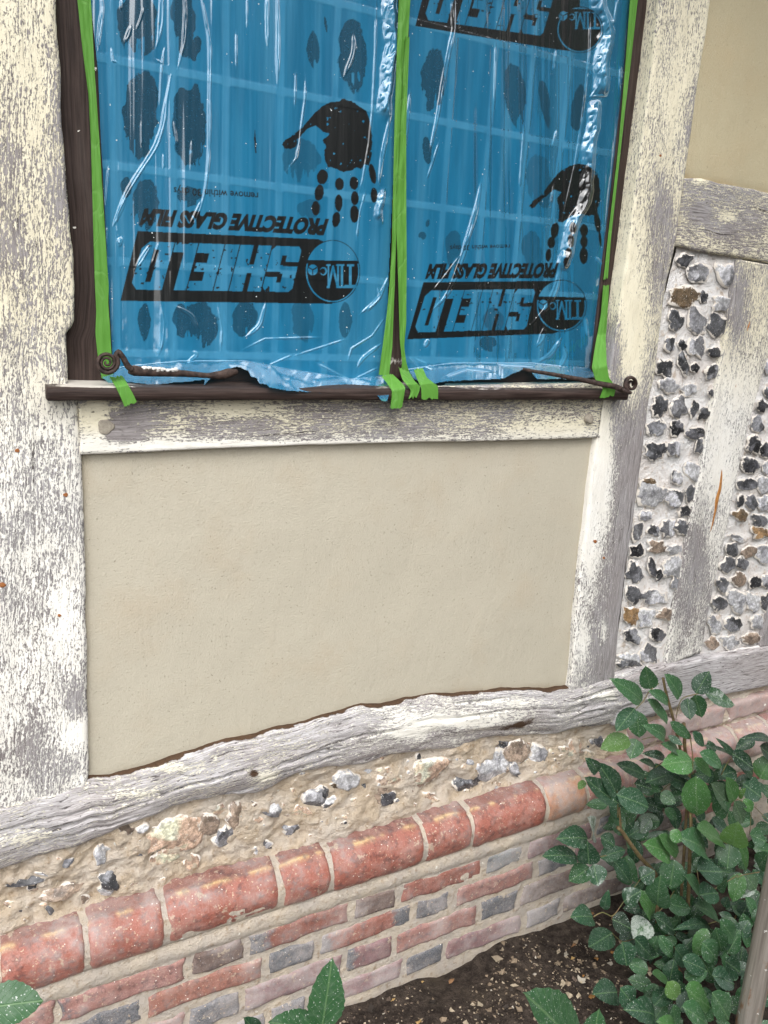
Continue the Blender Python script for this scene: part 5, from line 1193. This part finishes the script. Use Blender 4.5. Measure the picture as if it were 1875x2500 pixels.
spray(D4, [(600, 1100, 345, 915, 126, 'd', .1), (600, 1050, 488, 825, 138, 'd', .1), (600, 1040, 852, 1135, 150, 'd', .3), (470, 880, 392, 795, 84, 'd', .2), (365, 940, 325, 1008, 50, 'y')], -.13, [[(602, 1200), (600, 1040), (585, 960)]])
spray(D4, [(795, 900, 600, 820, 100, 'd', .35), (870, 840, 770, 790, 56, 'd', .2), (980, 890, 800, 950, 120, 'd', .25), (1080, 960, 940, 900, 130, 'd', .25), (940, 780, 800, 740, 60, 'd', .45), (720, 960, 840, 1000, 90, 'k', .2), (900, 1030, 1010, 1100, 90, 'm', .3)], -.09, [[(790, 900), (870, 845), (940, 790), (960, 880), (985, 900)], [(720, 960), (820, 1000), (900, 1030), (960, 960), (1080, 960)]])
spray(D4, [(1340, 1370, 1160, 1275, 158, 'b', .05), (1410, 1400, 1445, 1235, 152, 'y', .0), (1030, 1450, 892, 1325, 108, 'b', .1), (985, 1465, 822, 1380, 140, 'b', .1), (1235, 1440, 1070, 1320, 178, 'm', .0), (970, 1300, 1060, 1370, 80, 'b')], -.20, [[(1345, 1370), (1400, 1410)], [(1110, 1180), (1112, 1300)]])
spray(D4, [(1420, 1085, 1365, 915, 106, 'b', .05), (1390, 1130, 1250, 960, 140, 'g', .1), (1290, 1180, 1385, 1090, 100, 'm', .45), (1420, 1090, 1490, 1245, 108, 'g', .05), (1490, 1070, 1555, 1170, 66, 'b'), (1450, 1060, 1490, 1000, 44, 'y')], -.17, [[(1440, 1070), (1560, 1120), (1650, 1210)]])
spray(D4, [(1600, 925, 1690, 755, 130, 'b'), (1690, 650, 1510, 618, 60, 'k', .2), (1690, 770, 1590, 700, 110, 'k', .1), (1395, 750, 1220, 678, 30, 'd', .3), (1400, 745, 1570, 860, 110, 'k', .2), (1425, 770, 1330, 660, 40, 'd'), (1560, 900, 1450, 780, 110, 'k', .1), (1480, 960, 1620, 1060, 150, 'd', .1), (1330, 900, 1440, 870, 110, 'd'), (1530, 1320, 1640, 1370, 110, 'm')], -.12, [[(1600, 925), (1640, 780), (1690, 700)], [(1330, 900), (1400, 750), (1480, 800), (1560, 900), (1530, 1320)]])
spray(D5, [(395, 190, 192, 185, 140, 'd', .35), (430, 185, 425, 50, 132, 'g', .62), (322, 320, 92, 300, 118, 'd', .3), (398, 375, 385, 210, 136, 'd', .25), (400, 400, 252, 502, 118, 'm', .3), (430, 375, 465, 532, 126, 'd', .5), (480, 330, 665, 258, 96, 'd', .4), (480, 180, 585, 250, 96, 'd', .35), (570, 345, 700, 510, 112, 'd', .15)], -.11, [[(330, 320), (400, 330), (480, 320), (600, 300)]])
spray(D5, [(855, 740, 775, 580, 126, 'b', .1), (880, 680, 890, 490, 150, 'm', .25), (1000, 345, 965, 560, 146, 'm', .15), (935, 650, 1120, 690, 116, 'm', .35), (860, 745, 1022, 855, 114, 'd', .45), (820, 775, 710, 890, 140, 'm', .62)], -.18, [[(860, 742), (940, 655), (1000, 560)]])
spray(D5, [(1320, 770, 1170, 645, 114, 'm', .2), (1265, 800, 1058, 790, 66, 'd', .4), (1290, 825, 1340, 1010, 98, 'm', .4), (1230, 830, 1138, 1040, 92, 'b', .0), (1200, 930, 1320, 1060, 130, 'm', .1), (1330, 780, 1455, 945, 108, 'm', .25), (890, 880, 1000, 1042, 76, 'm', .35)], -.20, [[(1325, 770), (1270, 825), (1235, 850), (1200, 930)], [(1325, 770), (1250, 790), (1100, 860), (890, 880)]])
spray(D5, [(1470, 440, 1405, 645, 96, 'b', .0), (1450, 190, 1535, 440, 62, 'b', .0), (1390, 235, 1370, 412, 138, 'm', .4), (1165, 420, 1335, 430, 170, 'd', .2), (1185, 600, 1085, 460, 126, 'm', .1), (1180, 590, 1320, 570, 130, 'd', .25), (1590, 400, 1650, 300, 100, 'm'), (1540, 470, 1430, 610, 120, 'm', .6), (1510, 460, 1580, 560, 90, 'g', .2), (1300, 540, 1370, 480, 90, 'm')], -.22, [[(1600, 430), (1480, 450), (1440, 470)], [(1160, 420), (1185, 600), (1300, 540), (1450, 450)]])
spray(D5, [(560, 860, 392, 965, 134, 'd', .15), (430, 745, 288, 735, 128, 'd', .2), (630, 925, 668, 1098, 140, 'd', .35), (720, 900, 845, 1030, 110, 'd', .2), (560, 760, 700, 830, 120, 'k', .1), (500, 700, 530, 580, 60, 'd'), (640, 640, 760, 560, 110, 'd', .5), (760, 480, 860, 420, 110, 'd', .5)], -.16, [[(430, 745), (500, 700), (560, 760), (640, 640), (760, 480)], [(560, 860), (630, 925), (720, 900)]])
spray(D5, [(600, 1275, 438, 1285, 146, 'd', .1), (620, 1250, 725, 1380, 126, 'd', .1), (940, 1280, 855, 1375, 96, 'd'), (880, 1440, 705, 1385, 150, 'd', .05), (1060, 1050, 1245, 1125, 108, 'd', .1), (1270, 1160, 1435, 1215, 126, 'd', .1), (1000, 960, 1100, 1090, 110, 'd', .15), (1360, 1060, 1470, 1140, 130, 'd')], -.24, [[(600, 1275), (620, 1250), (760, 1350), (880, 1440), (940, 1280)], [(1000, 960), (1060, 1050), (1270, 1160), (1360, 1060)]])
spray(D5, [(960, 1212, 838, 1150, 92, 'b', .2), (945, 1205, 1030, 1330, 96, 'y', .1), (1080, 1255, 1258, 1390, 150, 'b', .35), (1060, 1380, 1260, 1510, 130, 'm', .45), (1270, 1285, 1405, 1490, 136, 'm', .2), (1030, 1560, 930, 1470, 110, 'b')], -.30, [[(955, 1215), (990, 1310), (1020, 1480)]])
# leaves deeper in the bush
mb = MB(); poly = np.array([(1480, 1950), (1560, 1880), (1680, 1850), (1900, 1780), (1900, 2560), (1720, 2560), (1640, 2560), (1590, 2400), (1545, 2260), (1500, 2120)])
cnt = 0
while cnt < 290:
    u, v = rng.uniform(1440, 1960), rng.uniform(1780, 2620)
    ins = False
    for (a, b), (c, d) in zip(poly, np.roll(poly, -1, 0)):
        if (b > v) != (d > v) and u < (c-a)*(v-b)/(d-b)+a: ins = not ins
    if not ins: continue
    cnt += 1
    y = yabove((u, v), rng.uniform(-.08, -.015)-.06*sstep(2150, 2500, v), rng.uniform(.015, .06)); B = P(np.array([u, v]), y)
    a = rng.uniform(0, 6.28); s = rng.uniform(.034, .064)
    d = RR*math.cos(a)+RD*math.sin(a); T_ = B+d*s+np.array([0, rng.uniform(-.015, .01), -.008])
    leaf(mb, B, T_, s*rng.uniform(.6, .75), TOCAM(B)+np.array([rng.uniform(-.5, .5), 0, .5+rng.uniform(-.4, .4)]), np.asarray(LEAF[rng.choice(['d', 'd', 'm', 'm'])])*rng.uniform(.7, 1.2), rng.choice([0, .1, .25]))
o = mb.build('foliage', [M['leaf']], BUSH); o.matrix_parent_inverse = Matrix.Translation(-Vector(BUSH.location))
def cane(tr, pts, y, r0, r1, parent=BUSH, seedn=0, mat='cane', foot=True):
    mb = MB(); l = smooth_line(tr(pts), 26, 1); X = P(l, np.interp(np.linspace(0, 1, 26), np.linspace(0, 1, len(y)), y))
    if foot:
        e = X[-1]; k = np.linspace(0, 1, 12)[1:, None]; tgt = np.array([e[0]+.03, e[1]-.02, -.03]); X = np.concatenate([X, e+(tgt-e)*k])
    mb.tube(X, np.linspace(r0, r1, len(X)), 9)
    for i in range(3, len(X)-3, 5):                          # thorns
        d = rng.normal(size=3); d[2] = abs(d[2])*.3; d /= np.linalg.norm(d)
        mb.tube([X[i], X[i]+d*.004, X[i]+d*.009+np.array([0, 0, -.001])], [.0016, .0009, .0001], 5)
    o = mb.build('cane', M[mat], parent); o.matrix_parent_inverse = Matrix.Translation(-Vector(parent.location)); return o
cane(D4, [(920, 218), (935, 300), (985, 480), (1015, 610), (1050, 760), (1100, 950)], [-.09, -.09, -.09, -.10], .0032, .0040)
cane(D4, [(1066, 535), (1072, 620), (1070, 700), (1100, 850), (1110, 1000), (1115, 1250)], [-.105, -.11, -.13], .0042, .0048)
cane(D4, [(600, 1270), (625, 1290), (690, 1385), (760, 1480), (870, 1600)], [-.13, -.14, -.15], .0046, .0056)
cane(D4, [(612, 1130), (616, 1200), (622, 1285)], [-.13, -.13], .0022, .0030, foot=False)
cane(D5, [(1659, 640), (1560, 700), (1450, 710), (1400, 800)], [-.2, -.2], .0022, .0022, foot=False)
# shoots that reach into the picture from nearer the camera
def shoot(name, label, leaves, stem, loc):
    e_ = empty(name, loc, label, 'rose shoot', 'rose shoots at the foot of the picture')
    inv = Matrix.Translation(-Vector(loc))
    for b, t, w, y, tone, sp_ in leaves:
        mb = MB(); B, T_ = P(np.array(b, float), y), P(np.array(t, float), y-.01)
        leaf(mb, B, T_, np.linalg.norm(B-CAM)/F*w, TOCAM(B)+np.array([.15, 0, .5]), np.asarray(LEAF[tone]), sp_, .2, .14)
        o = mb.build('leaflet', M['leaf'], e_); o.matrix_parent_inverse = inv
    mb = MB(); p = [P(np.array(q[:2], float), q[2]) for q in stem]; p.append(np.array([p[-1][0]+.02, p[-1][1]-.03, 0.0]))
    mb.tube(smooth_line(p, 20, 1), np.linspace(.0014, .0035, 20), 8); o = mb.build('stem', M['petiole'], e_); o.matrix_parent_inverse = inv
shoot('rose_shoot', 'single glossy green leaf reaching in from the left border over the bricks', [((-40, 2462), (106, 2441), 84, -.50, 'm', .0)], [(-40, 2462, -.5), (-90, 2560, -.52)], tuple(P(np.array([-90., 2560.]), -.52)*np.array([1, 1, 0])))
shoot('rose_shoot', 'pair of glossy leaves with one standing upright before the lowest brick course', [((786, 2512), (811, 2348), 78, -.52, 'm', .15), ((790, 2520), (662, 2492), 66, -.52, 'm', .3), ((640, 2540), (600, 2485), 40, -.52, 'd', .3)], [(788, 2512, -.52), (790, 2620, -.54)], tuple(P(np.array([790., 2620.]), -.54)*np.array([1, 1, 0])))
shoot('rose_shoot', 'large paint flecked leaf pointing up over the bare soil with a smaller one beside it', [((1425, 2580), (1299, 2424), 120, -.48, 'm', .35), ((1440, 2570), (1462, 2470), 60, -.48, 'm', .3)], [(1425, 2580, -.48), (1440, 2680, -.5)], tuple(P(np.array([1440., 2680.]), -.5)*np.array([1, 1, 0])))

# ------------------------------------------------------------------ scaffold pole
pp = P(np.array([1832., 2470.]), -.46)
mb = MB(); zz = np.concatenate([[-.05, .0], np.linspace(.02, 2.3, 60)])
rr = .0250+np.array([rng.uniform(-.0001, .0001) for _ in zz])
mb.tube(np.stack([np.full(len(zz), pp[0]), np.full(len(zz), pp[1]), zz], -1), rr, 40)
tag(mb.build('scaffold_pole', M['pole']), 'rust streaked grey steel scaffold pole standing before the rose bush', 'scaffold pole')

# ------------------------------------------------------------------ added hedge out of view (seen only as the dark part of the reflections)
HG = empty('reflection_hedge', (5.5, -5.2, 0), 'tall clipped evergreen hedge added out of view to darken the film reflections', 'reflection_hedge')
gu, gv = np.meshgrid(np.linspace(0, 1, 90), np.linspace(0, 1, 40), indexing='ij')
hx = .3+gu*12; hy = -5.2+.8*np.cos(gv*math.pi)+gu*1.2; hz = 5.0*np.sin(gv*math.pi)**.35
nz = (fbm(hx*2, hz*2+gv*4, 151, 4)-.5)*.8
X = np.stack([hx+nz*.2, hy+nz*np.sign(np.cos(gv*math.pi)), hz+nz*.4], -1)
mb = MB(); mb.add(X, grid_faces(90, 40), color=LEAF['k'])
o = mb.build('crown', M['reflection_hedge'], HG); o.matrix_parent_inverse = Matrix.Translation(-Vector(HG.location))
mb = MB(); idx = rng.integers(0, 3600, 5000); base = X.reshape(-1, 3)[idx]+rng.normal(size=(5000, 3))*.12
Vv = []
for p in base:
    d = rng.normal(size=3); d /= np.linalg.norm(d); e_ = np.cross(d, rng.normal(size=3)); e_ /= np.linalg.norm(e_); s = rng.uniform(.05, .11)
    Vv += [p-d*s, p+e_*s*.5, p+d*s, p-e_*s*.5]
mb.add(Vv, np.arange(20000).reshape(-1, 4), color=LEAF['d']); o = mb.build('foliage', M['reflection_hedge'], HG, False); o.matrix_parent_inverse = Matrix.Translation(-Vector(HG.location))

# parts of the house were built in world coordinates: keep them where they stand
for o in list(HOUSE.children):
    if o is not PL: o.matrix_parent_inverse = Matrix.Translation(-Vector(HOUSE.location))
for o in PL.children: o.matrix_parent_inverse = Matrix.Translation(-Vector(PL.location))
